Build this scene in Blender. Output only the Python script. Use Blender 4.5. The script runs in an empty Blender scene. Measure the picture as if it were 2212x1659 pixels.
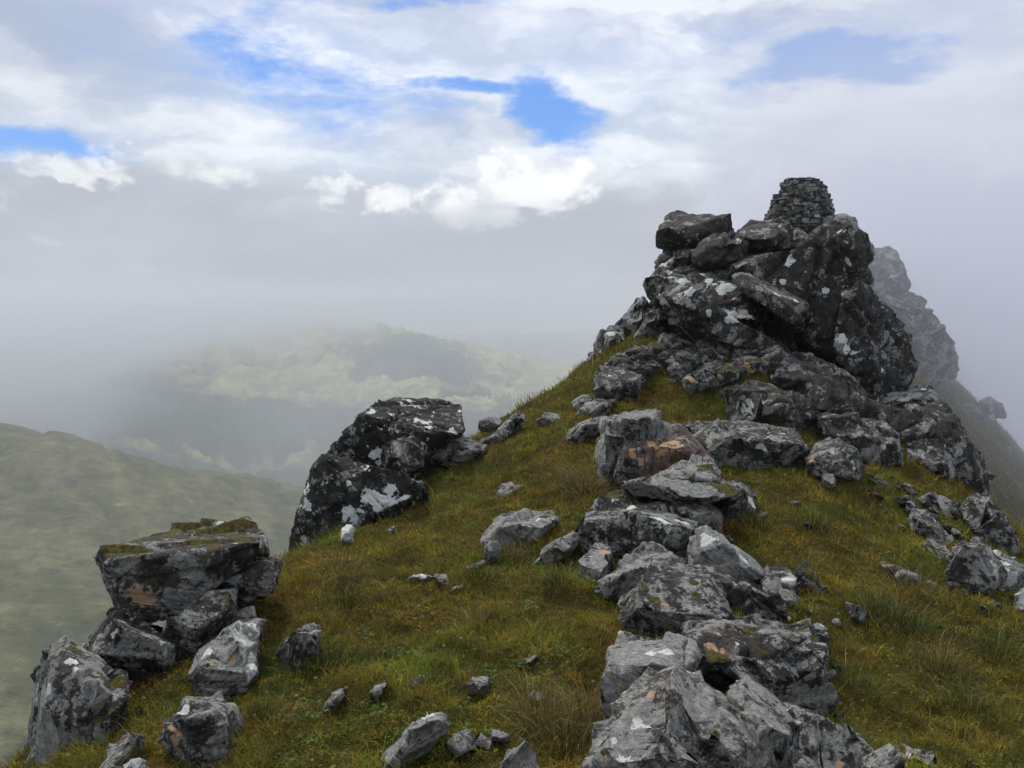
import bpy, bmesh, math, random
import numpy as np
from mathutils import Vector
C = bpy.context.scene
COL = C.collection
R = math.radians

# ------------------------------------------------------------------ camera
PITCH = -5.0
F = 1915.0                       # focal length in pixels of a 2212 px wide picture
cam_d = bpy.data.cameras.new('camera'); cam = bpy.data.objects.new('camera', cam_d); COL.objects.link(cam)
cam_d.sensor_fit = 'HORIZONTAL'; cam_d.sensor_width = 36.0; cam_d.lens = 36.0 * F / 2212.0
cam_d.clip_start = 0.05; cam_d.clip_end = 30000
cam.location = (0, 0, 0); cam.rotation_euler = (R(90 + PITCH), 0, 0)
C.camera = cam
CP, SP = math.cos(R(PITCH)), math.sin(R(PITCH))

# ------------------------------------------------------------------ colour management and sampling
C.view_settings.view_transform = 'Standard'; C.view_settings.look = 'None'
C.view_settings.exposure = 0.14; C.view_settings.gamma = 1.0; C.view_settings.use_curve_mapping = False
C.render.engine = 'CYCLES'
cy = C.cycles
cy.max_bounces = 7; cy.diffuse_bounces = 2; cy.glossy_bounces = 1; cy.transmission_bounces = 1; cy.volume_bounces = 4
cy.transparent_max_bounces = 6; cy.use_denoising = True; cy.caustics_reflective = False; cy.caustics_refractive = False
cy.volume_step_rate = 1.0; cy.volume_max_steps = 96

# ------------------------------------------------------------------ shader helper
class NT:
    def __init__(s, nt):
        s.nt = nt; nt.nodes.clear()
    def n(s, t, **k):
        o = s.nt.nodes.new(t)
        for a, b in k.items(): setattr(o, a, b)
        return o
    def put(s, sock, v):
        if isinstance(v, bpy.types.NodeSocket): s.nt.links.new(v, sock)
        elif v is not None:
            if hasattr(sock.default_value, '__len__') and not hasattr(v, '__len__'): v = [v] * len(sock.default_value)
            if hasattr(v, '__len__') and len(sock.default_value) == 4 and len(v) == 3: v = tuple(v) + (1,)
            sock.default_value = v
    def m(s, op, a, b=None, c=None, clamp=False):
        o = s.n('ShaderNodeMath', operation=op, use_clamp=clamp)
        for i, v in enumerate((a, b, c)):
            if v is not None: s.put(o.inputs[i], v)
        return o.outputs[0]
    def v(s, op, a, b=None):
        o = s.n('ShaderNodeVectorMath', operation=op)
        s.put(o.inputs[0], a)
        if b is not None:
            if op == 'SCALE': s.put(o.inputs[3], b)
            else: s.put(o.inputs[1], b)
        return o.outputs['Value'] if op in ('DOT_PRODUCT', 'LENGTH') else o.outputs[0]
    def ss(s, x, a, b, lo=0.0, hi=1.0):
        o = s.n('ShaderNodeMapRange', interpolation_type='SMOOTHSTEP')
        for i, q in enumerate((x, a, b, lo, hi)): s.put(o.inputs[i], q)
        return o.outputs[0]
    def lin(s, x, a, b, lo=0.0, hi=1.0):
        o = s.n('ShaderNodeMapRange')
        for i, q in enumerate((x, a, b, lo, hi)): s.put(o.inputs[i], q)
        return o.outputs[0]
    def mix(s, f, a, b, mode='MIX'):
        o = s.n('ShaderNodeMix', data_type='RGBA', blend_type=mode)
        s.put(o.inputs[0], f); s.put(o.inputs[6], a); s.put(o.inputs[7], b)
        return o.outputs[2]
    def noise(s, vec, scale, detail=5, rough=0.55, dist=0.0, col=False):
        o = s.n('ShaderNodeTexNoise')
        s.put(o.inputs['Vector'], vec); s.put(o.inputs['Scale'], scale); s.put(o.inputs['Detail'], detail)
        s.put(o.inputs['Roughness'], rough); s.put(o.inputs['Distortion'], dist)
        return o.outputs[1] if col else o.outputs[0]
    def voro(s, vec, scale, feat='F1'):
        o = s.n('ShaderNodeTexVoronoi', feature=feat)
        s.put(o.inputs['Vector'], vec); s.put(o.inputs['Scale'], scale)
        return o.outputs[0]
    def comb(s, x, y, z):
        o = s.n('ShaderNodeCombineXYZ')
        for i, q in enumerate((x, y, z)): s.put(o.inputs[i], q)
        return o.outputs[0]
    def sep(s, v):
        o = s.n('ShaderNodeSeparateXYZ'); s.put(o.inputs[0], v); return o.outputs

# ------------------------------------------------------------------ pixel <-> world
FR = {'U': (0, 0, 1.0 / 0.67770), 'A': (1800, 500, 1.5082), 'B': (1700, 1300, 1.4143), 'C': (0, 1200, 1.3293), 'D': (900, 1300, 1.4454)}
def uv(fr, x, y):
    if fr == 'U': return (x, y)
    ox, oy, s = FR[fr]
    return ((ox + x / s) * 0.6777, (oy + y / s) * 0.6777)
def ray(u, v):
    a = (u - 1106.0) / F; b = (829.5 - v) / F
    return np.array([a, CP - b * SP, SP + b * CP])
def at(u, v, Y):
    d = ray(u, v); return d * (Y / d[1])

# ------------------------------------------------------------------ world: sky with broken cloud
SUN_EL, SUN_AZ = 52.0, -25.0       # azimuth from +Y towards +X
W = bpy.data.worlds.new('World'); C.world = W; W.use_nodes = True
w = NT(W.node_tree)
sky = w.n('ShaderNodeTexSky', sky_type='NISHITA'); sky.sun_disc = False
sky.sun_elevation = R(SUN_EL); sky.sun_rotation = R(SUN_AZ); sky.altitude = 900; sky.air_density = 1.0; sky.dust_density = 0.3; sky.ozone_density = 2.5
tc = w.n('ShaderNodeTexCoord').outputs['Generated']
dx, dy, dz = w.sep(tc)[:3]
az = w.m('MULTIPLY', w.m('ARCTAN2', dx, dy), 57.29578)
el = w.m('MULTIPLY', w.m('ARCSINE', dz), 57.29578)
cp = w.comb(w.m('MULTIPLY', az, 0.045), w.m('MULTIPLY', el, 0.11), 3.7)      # cloud texture space, flattened
wn = w.noise(w.comb(w.m('MULTIPLY', az, 0.10), w.m('MULTIPLY', el, 0.20), 0.0), 1.0, 8, 0.62, 0, True)
wx, wy, wz = w.sep(wn)[:3]
az2 = w.m('ADD', az, w.m('MULTIPLY', w.m('SUBTRACT', wx, 0.5), 8.0))
el2 = w.m('ADD', el, w.m('MULTIPLY', w.m('SUBTRACT', wy, 0.5), 5.0))
wn3 = w.noise(w.comb(w.m('MULTIPLY', az, 0.55), w.m('MULTIPLY', el, 0.75), 5.0), 1.0, 6, 0.55, 0, True)
vx, vy, vz = w.sep(wn3)[:3]
az3 = w.m('ADD', az, w.m('MULTIPLY', w.m('SUBTRACT', vx, 0.5), 4.5))
el3 = w.m('ADD', el, w.m('MULTIPLY', w.m('SUBTRACT', vy, 0.5), 3.2))
def aze(u, v):
    d = ray(u, v); d = d / np.linalg.norm(d)
    return math.degrees(math.atan2(d[0], d[1])), math.degrees(math.asin(d[2]))
def blob(u, v, ru, rv, ang=0.0, soft=0.55, A=None, E=None, gain=1.0):
    a0, e0 = aze(u, v); k = 57.3 / F
    c, s_ = math.cos(R(ang)), math.sin(R(ang))
    da = w.m('SUBTRACT', A or az2, a0); de = w.m('SUBTRACT', E or el2, e0)
    p = w.m('MULTIPLY', w.m('ADD', w.m('MULTIPLY', da, c), w.m('MULTIPLY', de, s_)), 1 / (ru * k))
    q = w.m('MULTIPLY', w.m('SUBTRACT', w.m('MULTIPLY', de, c), w.m('MULTIPLY', da, s_)), 1 / (rv * k))
    r = w.m('SQRT', w.m('ADD', w.m('MULTIPLY', p, p), w.m('MULTIPLY', q, q)))
    return w.ss(r, 1.0 + soft, 1.0 - soft, 0.0, gain)
def mx(L):
    o = L[0]
    for q in L[1:]: o = w.m('MAXIMUM', o, q)
    return o
# the blue gaps
gaps = mx([blob(1185, 240, 105, 68, -25, .6, gain=1.25), blob(1050, 190, 190, 26, -8, .7), blob(1800, 125, 165, 36, 2, .8, gain=1.6), blob(1900, 155, 90, 28, 0, .8, gain=1.2),
           blob(660, 165, 330, 85, -10, .8, gain=.72), blob(540, 90, 200, 100, 0, .9, gain=.62), blob(60, 300, 170, 36, -10, .7, gain=1.0), blob(960, 2, 190, 18, 0, .8, gain=.8),
           blob(1640, 30, 160, 60, 0, .9, gain=.45)])
fine = w.noise(cp, 2.2, 9, 0.6)
behind = w.ss(dy, 0.25, -0.2)
gaps = w.m('MAXIMUM', gaps, w.m('MULTIPLY', behind, w.ss(fine, 0.56, 0.66)))
wisp = w.noise(w.comb(w.m('MULTIPLY', az, 0.15), w.m('MULTIPLY', el, 0.40), 8.0), 1.0, 10, 0.66, .2)
gaps = w.ss(w.m('ADD', gaps, w.m('MULTIPLY', w.m('SUBTRACT', wisp, .5), 2.4)), .22, 1.15)
# cloud brightness
el_c = w.lin(el, -6.0, 22.0)
cr = w.n('ShaderNodeValToRGB'); w.put(cr.inputs[0], el_c)
e = cr.color_ramp.elements
def E_(v_): return (aze(1106, v_)[1] + 6.0) / 28.0
stops = [(E_(850), (.36, .40, .44)), (E_(700), (.46, .49, .54)), (E_(560), (.48, .515, .575)), (E_(470), (.50, .53, .60)), (E_(380), (.60, .65, .73)), (E_(250), (.66, .71, .82)), (E_(100), (.62, .67, .83)), (1.0, (.60, .63, .78))]
e[0].position, e[0].color = stops[0][0], stops[0][1] + (1,)
e[1].position, e[1].color = stops[-1][0], stops[-1][1] + (1,)
for p_, c_ in stops[1:-1]:
    q_ = e.new(p_); q_.color = c_ + (1,)
cloud = cr.outputs[0]
big = w.noise(cp, 0.9, 5, 0.5)
cloud = w.mix(1.0, cloud, w.comb(*[w.lin(big, 0.3, 0.7, .86, 1.14)] * 3), 'MULTIPLY')
cloud = w.mix(1.0, cloud, w.comb(*[w.lin(fine, 0.35, 0.7, .90, 1.10)] * 3), 'MULTIPLY')
# structure inside the cloud sheet: streaky, torn, brighter edges
th = R(-7)
st = w.comb(w.m('ADD', w.m('MULTIPLY', az2, .050 * math.cos(th)), w.m('MULTIPLY', el2, .050 * math.sin(th))), w.m('SUBTRACT', w.m('MULTIPLY', el2, .16), w.m('MULTIPLY', az2, .16 * math.sin(th) * .3)), 1.3)
s1 = w.noise(st, 1.5, 8, .54, .1); s2 = w.noise(st, 4.5, 8, .56, .05)
tex = w.m('ADD', w.m('MULTIPLY', s1, .68), w.m('MULTIPLY', s2, .32))
hi_ = w.ss(el, 3.5, 11.0)
cloud = w.mix(w.m('MULTIPLY', hi_, w.ss(tex, .54, .40, 0, .7)), cloud, (.46, .545, .67, 1))
cloud = w.mix(w.m('MULTIPLY', hi_, w.ss(tex, .50, .60, 0, .85)), cloud, (.86, .91, .97, 1))
dark = mx([blob(60, 830, 380, 130, 0, .9, gain=.55), blob(90, 60, 230, 150, 0, .9, gain=.40), blob(1330, 430, 200, 50, 10, .8, gain=.32), blob(1000, 270, 150, 60, 0, .9, gain=.35),
           blob(320, 420, 600, 50, 0, .9, gain=.18), blob(1640, 330, 120, 30, 20, .9, gain=.2), blob(1450, 220, 130, 50, 0, .9, gain=.15), blob(2050, 480, 300, 80, 0, .9, gain=.15)])
cloud = w.mix(dark, cloud, (.27, .29, .345, 1))
# sunlit cumulus
brt = mx([blob(1150, 400, 150, 62, 12, .5, az3, el3), blob(1020, 440, 110, 50, 0, .6, az3, el3), blob(1260, 365, 60, 32, 0, .6, az3, el3, .9), blob(860, 420, 80, 34, 0, .6, az3, el3, .8), blob(720, 405, 48, 30, 0, .6, az3, el3, .8),
          blob(1100, 360, 60, 34, 0, .6, az3, el3, .95),
          blob(160, 358, 115, 22, 0, .6, az3, el3, .85), blob(220, 322, 60, 12, 5, .6, az3, el3, .6), blob(440, 370, 110, 42, 0, .9, az3, el3, .35), blob(2090, 350, 110, 42, 0, .7, az3, el3, .85), blob(1620, 390, 110, 70, 0, .9, az3, el3, .35), blob(1345, 345, 16, 10, 0, .6, az3, el3, .9)])
wide = mx([blob(1500, 240, 470, 110, 5, .8, gain=.9), blob(1150, 130, 450, 55, -8, .8, gain=.65), blob(300, 260, 420, 50, -10, .8, gain=.6), blob(1980, 270, 320, 100, 0, .9, gain=.85), blob(1400, 100, 260, 60, 0, .8, gain=.35), blob(460, 90, 60, 35, 0, .9, gain=.35)])
cloud = w.mix(w.m('MULTIPLY', wide, w.ss(tex, .38, .58, .25, 1.0)), cloud, (.86, .91, .97, 1))
puff = w.noise(w.comb(w.m('MULTIPLY', az, 0.42), w.m('MULTIPLY', el, 0.60), 2.0), 1.0, 7, 0.52, .4)
brt = w.ss(w.m('ADD', brt, w.m('MULTIPLY', w.m('SUBTRACT', puff, .5), 1.9)), .20, .85)
cloud = w.mix(brt, cloud, w.mix(w.ss(puff, .36, .58), (.74, .79, .84, 1), (.97, .99, 1.0, 1)))
# grey foot of the cumulus and the mist bank in front of it
foot = mx([blob(1000, 545, 420, 75, 6, .7, az2, el2, .75), blob(300, 480, 420, 90, 0, .8, az2, el2, .35)])
cloud = w.mix(foot, cloud, (.45, .49, .545, 1))
blue = w.mix(1.0, w.v('SCALE', sky.outputs[0], 0.11), (.72, .90, 1.25, 1), 'MULTIPLY')
veil = mx([blob(620, 150, 420, 110, -8, .9, gain=.55), blob(1250, 180, 240, 90, 0, .9, gain=.3), blob(1800, 120, 280, 80, 0, .9, gain=.35), blob(60, 290, 220, 50, 0, .9, gain=.4)])
cloud = w.mix(w.m('MULTIPLY', veil, w.ss(tex, .62, .42)), cloud, (.36, .52, .84, 1))
blue = w.mix(.6, blue, (.135, .32, .74, 1))
skyc = w.mix(gaps, cloud, blue)
# veiled sun: the cloud is brighter high up and brightest round the hidden sun
sdv = (math.sin(R(SUN_AZ)) * math.cos(R(SUN_EL)), math.cos(R(SUN_AZ)) * math.cos(R(SUN_EL)), math.sin(R(SUN_EL)))
sdot = w.v('DOT_PRODUCT', tc, sdv)
glow = w.m('ADD', w.m('MULTIPLY', w.ss(sdot, .80, .99), .8), w.m('MULTIPLY', w.ss(el, 26, 60), .15))
skyc = w.v('ADD', skyc, w.v('SCALE', (1.0, .98, .95), glow))
low = w.ss(el, -7.0, -14.0)
skyc = w.mix(low, skyc, (.15, .16, .15, 1))
bg = w.n('ShaderNodeBackground'); w.put(bg.inputs[0], w.v('SCALE', skyc, 10.0)); bg.inputs[1].default_value = 0.10
wo = w.n('ShaderNodeOutputWorld'); w.nt.links.new(bg.outputs[0], wo.inputs[0])
W.cycles.sampling_method = 'MANUAL'; W.cycles.sample_map_resolution = 512

# ------------------------------------------------------------------ sun (veiled by cloud)
sd = bpy.data.lights.new('sun', 'SUN'); sd.energy = 2.2; sd.angle = R(11); sd.color = (1, .96, .9)
so = bpy.data.objects.new('sun', sd); COL.objects.link(so)
sv = Vector((math.sin(R(SUN_AZ)) * math.cos(R(SUN_EL)), math.cos(R(SUN_AZ)) * math.cos(R(SUN_EL)), math.sin(R(SUN_EL))))
so.rotation_euler = sv.to_track_quat('Z', 'Y').to_euler()

# ------------------------------------------------------------------ numpy noise
def _h(ix, iy, iz, seed):
    h = (ix.astype(np.int64) * 374761393 + iy.astype(np.int64) * 668265263 + iz.astype(np.int64) * 2147483647 + seed * 974634777) & 0xffffffff
    h = ((h ^ (h >> 13)) * 1274126177) & 0xffffffff
    return (h ^ (h >> 16)) & 0xffffffff
def pn(P, seed=0):
    P = np.asarray(P, dtype=np.float64); I = np.floor(P); f = P - I; I = I.astype(np.int64)
    u = f * f * f * (f * (f * 6 - 15) + 10)
    out = 0
    for a in (0, 1):
        wa = u[:, 0] if a else 1 - u[:, 0]
        for b in (0, 1):
            wb = u[:, 1] if b else 1 - u[:, 1]
            for c in (0, 1):
                wc = u[:, 2] if c else 1 - u[:, 2]
                h = _h(I[:, 0] + a, I[:, 1] + b, I[:, 2] + c, seed)
                gx = ((h & 255) / 127.5 - 1); gy = (((h >> 8) & 255) / 127.5 - 1); gz = (((h >> 16) & 255) / 127.5 - 1)
                out = out + wa * wb * wc * (gx * (f[:, 0] - a) + gy * (f[:, 1] - b) + gz * (f[:, 2] - c))
    return out
def fbm(P, octv=4, seed=0, gain=0.5, lac=2.03):
    P = np.asarray(P, dtype=np.float64); o = 0; a = 1.0
    for k in range(octv):
        o = o + a * pn(P, seed + k * 17); P = P * lac + 11.3; a *= gain
    return o
def P2(x, y, s, z=0.0):
    return np.stack([x * s, y * s, np.full_like(x, z)], 1)

def tps(ctrl, smooth, S):
    ctrl = np.array(ctrl, dtype=float); X = ctrl[:, :2] / S; z = ctrl[:, 2]
    def U(r2): return 0.5 * r2 * np.log(r2 + 1e-9)
    n = len(X); K = U(((X[:, None] - X[None]) ** 2).sum(-1)) + smooth * np.eye(n)
    Pm = np.hstack([np.ones((n, 1)), X]); A = np.zeros((n + 3, n + 3)); A[:n, :n] = K; A[:n, n:] = Pm; A[n:, :n] = Pm.T
    s = np.linalg.solve(A, np.concatenate([z, np.zeros(3)]))
    def f(x, y):
        o = s[n] + s[n + 1] * x / S + s[n + 2] * y / S
        for i in range(n):
            r2 = (x / S - X[i, 0]) ** 2 + (y / S - X[i, 1]) ** 2
            o = o + s[i] * U(r2)
        return o
    return f

# ------------------------------------------------------------------ object helpers
def tag(o, label=None, cat=None, group=None, kind=None):
    if label: o['label'] = label
    if cat: o['category'] = cat
    if group: o['group'] = group
    if kind: o['kind'] = kind
    return o
def mesh_np(name, V, faces_flat, sizes, mat, smooth=True, origin=None, parent=None):
    me = bpy.data.meshes.new(name)
    V = np.asarray(V, dtype=np.float32)
    if origin is not None: V = V - np.asarray(origin, dtype=np.float32)
    me.vertices.add(len(V)); me.vertices.foreach_set('co', V.ravel())
    me.loops.add(len(faces_flat)); me.loops.foreach_set('vertex_index', np.asarray(faces_flat, dtype=np.int32))
    sizes = np.asarray(sizes, dtype=np.int32)
    me.polygons.add(len(sizes)); me.polygons.foreach_set('loop_start', np.concatenate([[0], np.cumsum(sizes)[:-1]]).astype(np.int32))
    me.update(calc_edges=True)
    me.polygons.foreach_set('use_smooth', np.full(len(sizes), smooth, dtype=bool))
    me.materials.append(mat); me.update()
    o = bpy.data.objects.new(name, me); COL.objects.link(o)
    if origin is not None: o.location = [float(q) for q in origin]
    if parent is not None: o.parent = parent
    return o
def grid_faces(nr, nc):
    i = np.arange(nr - 1)[:, None] * nc + np.arange(nc - 1)[None]
    return np.stack([i, i + 1, i + nc + 1, i + nc], -1).reshape(-1), np.full((nr - 1) * (nc - 1), 4)
# ------------------------------------------------------------------ materials
def newmat(name):
    m = bpy.data.materials.new(name); m.use_nodes = True
    return m, NT(m.node_tree)
def finish(m, t, color, rough, bump=None, bdist=0.01, bstr=1.0, spec=0.3):
    b = t.n('ShaderNodeBsdfPrincipled'); t.put(b.inputs['Base Color'], color); t.put(b.inputs['Roughness'], rough)
    b.inputs['Specular IOR Level'].default_value = spec
    if bump is not None:
        bn = t.n('ShaderNodeBump'); bn.inputs['Distance'].default_value = bdist; bn.inputs['Strength'].default_value = bstr
        t.put(bn.inputs['Height'], bump); t.nt.links.new(bn.outputs[0], b.inputs['Normal'])
    o = t.n('ShaderNodeOutputMaterial'); t.nt.links.new(b.outputs[0], o.inputs[0])
    return m
def attr(t, name, typ='OBJECT'):
    a = t.n('ShaderNodeAttribute', attribute_type=typ, attribute_name=name); return a
def rock_material():
    m, t = newmat('lichened_schist')
    g = t.n('ShaderNodeNewGeometry'); P = g.outputs['Position']
    rnd = t.n('ShaderNodeObjectInfo').outputs['Random']
    Q = t.v('ADD', P, t.comb(t.m('MULTIPLY', rnd, 37.0), t.m('MULTIPLY', rnd, 91.0), t.m('MULTIPLY', rnd, 13.0)))
    bed = attr(t, 'bed').outputs['Vector']
    tone = attr(t, 'tone').outputs['Fac']; pale = attr(t, 'pale').outputs['Fac']; white = attr(t, 'white').outputs['Fac']
    rust = attr(t, 'rust').outputs['Fac']; moss = attr(t, 'moss').outputs['Fac']; ls = attr(t, 'spot').outputs['Fac']
    paint = t.n('ShaderNodeSeparateColor'); t.nt.links.new(attr(t, 'paint', 'GEOMETRY').outputs['Color'], paint.inputs[0])
    pr, pg, pb = paint.outputs[:3]
    dt = t.v('DOT_PRODUCT', Q, bed)
    S = t.v('ADD', t.v('SCALE', Q, 1.2), t.v('SCALE', bed, t.m('MULTIPLY', dt, 16.0)))
    strata = t.noise(S, 1.6, 6, 0.6, 0.0)
    n1 = t.noise(Q, 1.1, 5, .55); Qs = t.v('SCALE', Q, t.lin(ls, .4, 1.2, .65, 1.25)); n2 = t.noise(Qs, 9.0, 9, .70); n3 = t.noise(Q, 38.0, 5, .7); n0 = t.noise(Q, 2.7, 6, .6)
    base = t.mix(t.ss(t.m('ADD', t.m('MULTIPLY', n2, .86), t.m('MULTIPLY', strata, .14)), .41, .60), (.015, .015, .014, 1), (.108, .101, .087, 1))
    base = t.mix(t.ss(n1, .48, .70, 0, .55), base, (.085, .066, .046, 1))
    base = t.mix(t.ss(n0, .55, .72, 0, .35), base, (.055, .075, .062, 1))
    n4 = t.noise(Q, 120.0, 3, .7)
    base = t.mix(1.0, base, t.comb(*[t.lin(n3, .3, .7, .45, 1.65)] * 3), 'MULTIPLY')
    base = t.mix(1.0, base, t.comb(*[t.lin(n4, .3, .7, .6, 1.45)] * 3), 'MULTIPLY')
    base = t.mix(1.0, base, t.comb(tone, tone, tone), 'MULTIPLY')
    # crust lichens, pale grey, then brown-red staining
    Ql = t.v('SCALE', Q, ls)
    c1 = t.noise(Ql, 5.5, 9, .70, .0); c2 = t.noise(t.v('ADD', Ql, (5.2, 1.3, 8.8)), 13.0, 8, .70, .0)
    fz_ = t.m('MULTIPLY', t.m('SUBTRACT', t.noise(Ql, 55.0, 4, .7), .5), .22); c1 = t.m('ADD', c1, fz_); c2 = t.m('ADD', c2, fz_)
    pm = t.m('MAXIMUM', t.ss(t.m('ADD', c1, t.m('MULTIPLY', pale, .22)), .585, .63), t.ss(t.m('ADD', c2, t.m('MULTIPLY', pale, .20)), .615, .655))
    palec = t.mix(t.ss(n3, .35, .7), (.19, .19, .175, 1), (.42, .42, .38, 1))
    base = t.mix(t.m('MULTIPLY', pm, .78), base, palec)
    rn = t.noise(t.v('ADD', Ql, (9.1, 4.4, 2.0)), 2.6, 7, .62)
    rm = t.ss(t.m('ADD', t.m('ADD', rn, t.m('MULTIPLY', rust, .25)), t.m('MULTIPLY', pg, .22)), .66, .80)
    base = t.mix(t.m('MULTIPLY', rm, .75), base, t.mix(n2, (.05, .028, .018, 1), (.17, .085, .05, 1)))
    # orange / tan crusts where painted
    on = t.noise(t.v('ADD', Q, (2.1, 7.4, 3.0)), 16.0, 6, .62)
    om = t.ss(t.m('ADD', t.m('MULTIPLY', on, 1.7), t.m('MULTIPLY', pg, .8)), 1.36, 1.42)
    base = t.mix(om, base, t.mix(n3, (.33, .19, .10, 1), (.52, .38, .22, 1)))
    # small white crusts
    wn_ = t.noise(t.v('ADD', Ql, (3.7, 11.0, 0.4)), 3.1, 8, .60, .15)
    wm = t.ss(t.m('ADD', wn_, t.m('MULTIPLY', white, .2)), .665, .685)
    wq = t.noise(t.v('ADD', Ql, (8.7, 2.0, 6.4)), 9.5, 7, .58)
    wm = t.m('MAXIMUM', wm, t.ss(t.m('ADD', wq, t.m('MULTIPLY', white, .12)), .695, .71))
    pw = t.noise(t.v('ADD', Ql, (1.0, 3.0, 9.0)), 15.0, 7, .66)
    pm2 = t.ss(t.m('ADD', t.m('MULTIPLY', pw, 1.9), t.m('MULTIPLY', pr, .8)), 1.44, 1.47)
    wall = t.m('MULTIPLY', t.m('MAXIMUM', wm, pm2), t.ss(n3, .30, .42, .45, 1.0))
    base = t.mix(wall, base, t.mix(n3, (.46, .48, .45, 1), (.74, .76, .70, 1)))
    # round black spots
    vd = t.voro(t.v('ADD', Q, t.v('SCALE', t.noise(Q, 12.0, 3, .5, 0, True), .10)), t.m('MULTIPLY', ls, 11.0))
    sp = t.m('MULTIPLY', t.ss(vd, .26, .18), t.ss(t.noise(Q, 1.9, 3, .5), .46, .62))
    base = t.mix(t.m('MULTIPLY', sp, .9), base, (.010, .011, .012, 1))
    # moss on upward faces
    nz = t.sep(g.outputs['Normal'])[2]
    mn = t.noise(t.v('ADD', Q, (7, 7, 7)), 6.0, 7, .65)
    up = t.m('MULTIPLY', t.ss(nz, .25, .85), moss)
    mm = t.ss(t.m('ADD', t.m('ADD', mn, t.m('MULTIPLY', up, .30)), t.m('MULTIPLY', pb, .34)), .71, .76)
    base = t.mix(mm, base, t.mix(t.ss(n3, .35, .65), (.045, .036, .008, 1), (.135, .115, .018, 1)))
    cr_ = t.ss(strata, .46, .36)
    h = t.m('ADD', t.m('ADD', t.m('MULTIPLY', n2, .65), t.m('ADD', t.m('MULTIPLY', n3, .5), t.m('MULTIPLY', n4, .18))), t.m('ADD', t.m('MULTIPLY', strata, .42), t.m('MULTIPLY', mm, t.m('MULTIPLY', n3, .8))))
    h = t.m('SUBTRACT', h, t.m('MULTIPLY', cr_, .12))
    return finish(m, t, base, t.lin(n2, .3, .7, .72, .95), h, 0.035, 1.0, .25)
def plant_material(name, rough=.75, trans=.25):
    m, t = newmat(name)
    a = attr(t, 'col', 'GEOMETRY').outputs['Color']
    b = t.n('ShaderNodeBsdfPrincipled'); t.put(b.inputs['Base Color'], a); b.inputs['Roughness'].default_value = rough; b.inputs['Specular IOR Level'].default_value = .15
    tr = t.n('ShaderNodeBsdfTranslucent'); t.put(tr.inputs[0], a)
    mxs = t.n('ShaderNodeMixShader'); mxs.inputs[0].default_value = trans
    t.nt.links.new(b.outputs[0], mxs.inputs[1]); t.nt.links.new(tr.outputs[0], mxs.inputs[2])
    o = t.n('ShaderNodeOutputMaterial'); t.nt.links.new(mxs.outputs[0], o.inputs[0])
    return m
def turf_material():
    m, t = newmat('mossy_turf'); P = t.n('ShaderNodeNewGeometry').outputs['Position']
    a = t.noise(P, .9, 5, .55); b = t.noise(P, 3.3, 6, .6); c = t.noise(P, 22, 6, .7); d = t.noise(t.v('ADD', P, (4, 9, 2)), 1.7, 5, .6); f = t.noise(P, 110, 4, .7)
    k = t.mix(t.ss(b, .38, .62), (.062, .046, .010, 1), (.10, .088, .014, 1))
    k = t.mix(t.ss(a, .45, .65), k, (.050, .062, .011, 1))
    k = t.mix(t.ss(d, .55, .70, 0, .8), k, (.066, .038, .014, 1))
    k = t.mix(1.0, k, t.comb(*[t.lin(c, .3, .7, .5, 1.6)] * 3), 'MULTIPLY')
    k = t.mix(1.0, k, t.comb(*[t.lin(f, .3, .7, .55, 1.5)] * 3), 'MULTIPLY')
    return finish(m, t, k, .95, t.m('ADD', t.m('MULTIPLY', c, 1.0), t.m('MULTIPLY', f, .5)), .06, 1.0, .1)
def hill_material():
    m, t = newmat('moor_grass'); P = t.n('ShaderNodeNewGeometry').outputs['Position']
    px, py, pz = t.sep(P)[:3]
    Pf = t.comb(px, py, t.m('MULTIPLY', pz, 2.2))
    far = t.ss(py, 850, 1250)
    a = t.noise(Pf, .0035, 8, .62, .4); b = t.noise(Pf, .016, 8, .68, .5); c = t.noise(Pf, .09, 7, .75); d = t.noise(t.v('ADD', Pf, (300, 800, 20)), .009, 7, .65, .6)
    near = t.mix(t.ss(b, .35, .65), (.070, .078, .030, 1), (.135, .130, .058, 1))
    sx_ = t.m('ADD', px, t.m('MULTIPLY', py, .55)); sy_ = t.m('SUBTRACT', py, t.m('MULTIPLY', px, .55))
    sk = t.noise(t.comb(t.m('MULTIPLY', sx_, .045), t.m('MULTIPLY', sy_, .009), t.m('MULTIPLY', pz, .02)), 1.0, 8, .66, .3)
    near = t.mix(t.ss(sk, .38, .62), t.mix(.3, near, (.050, .058, .026, 1)), t.mix(.3, near, (.185, .165, .095, 1)))
    near = t.mix(t.ss(d, .52, .68, 0, .7), near, (.060, .066, .034, 1))
    sp_ = t.noise(Pf, .35, 4, .7); near = t.mix(t.ss(sp_, .66, .72, 0, .8), near, (.26, .25, .22, 1))
    near = t.mix(t.ss(c, .62, .72, 0, .75), near, (.21, .20, .18, 1))
    near = t.mix(1.0, near, t.comb(*[t.lin(c, .3, .7, .45, 1.6)] * 3), 'MULTIPLY')
    gx = attr(t, 'sun_patch', 'GEOMETRY').outputs['Fac']
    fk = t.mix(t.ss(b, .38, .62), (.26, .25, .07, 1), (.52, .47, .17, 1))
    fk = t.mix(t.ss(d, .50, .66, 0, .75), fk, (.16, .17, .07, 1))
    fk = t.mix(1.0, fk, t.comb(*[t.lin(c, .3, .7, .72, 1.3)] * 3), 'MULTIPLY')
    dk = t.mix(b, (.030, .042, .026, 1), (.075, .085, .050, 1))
    fk = t.mix(t.ss(t.m('ADD', gx, t.m('MULTIPLY', t.m('SUBTRACT', b, .5), 1.1)), .24, .70), dk, fk)  # painted light: pale sunlit ground over dark cloud-shadowed ground
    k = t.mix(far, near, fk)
    return finish(m, t, k, .95, t.m('ADD', b, t.m('MULTIPLY', c, .35)), 9.0, .9, .05)
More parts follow.
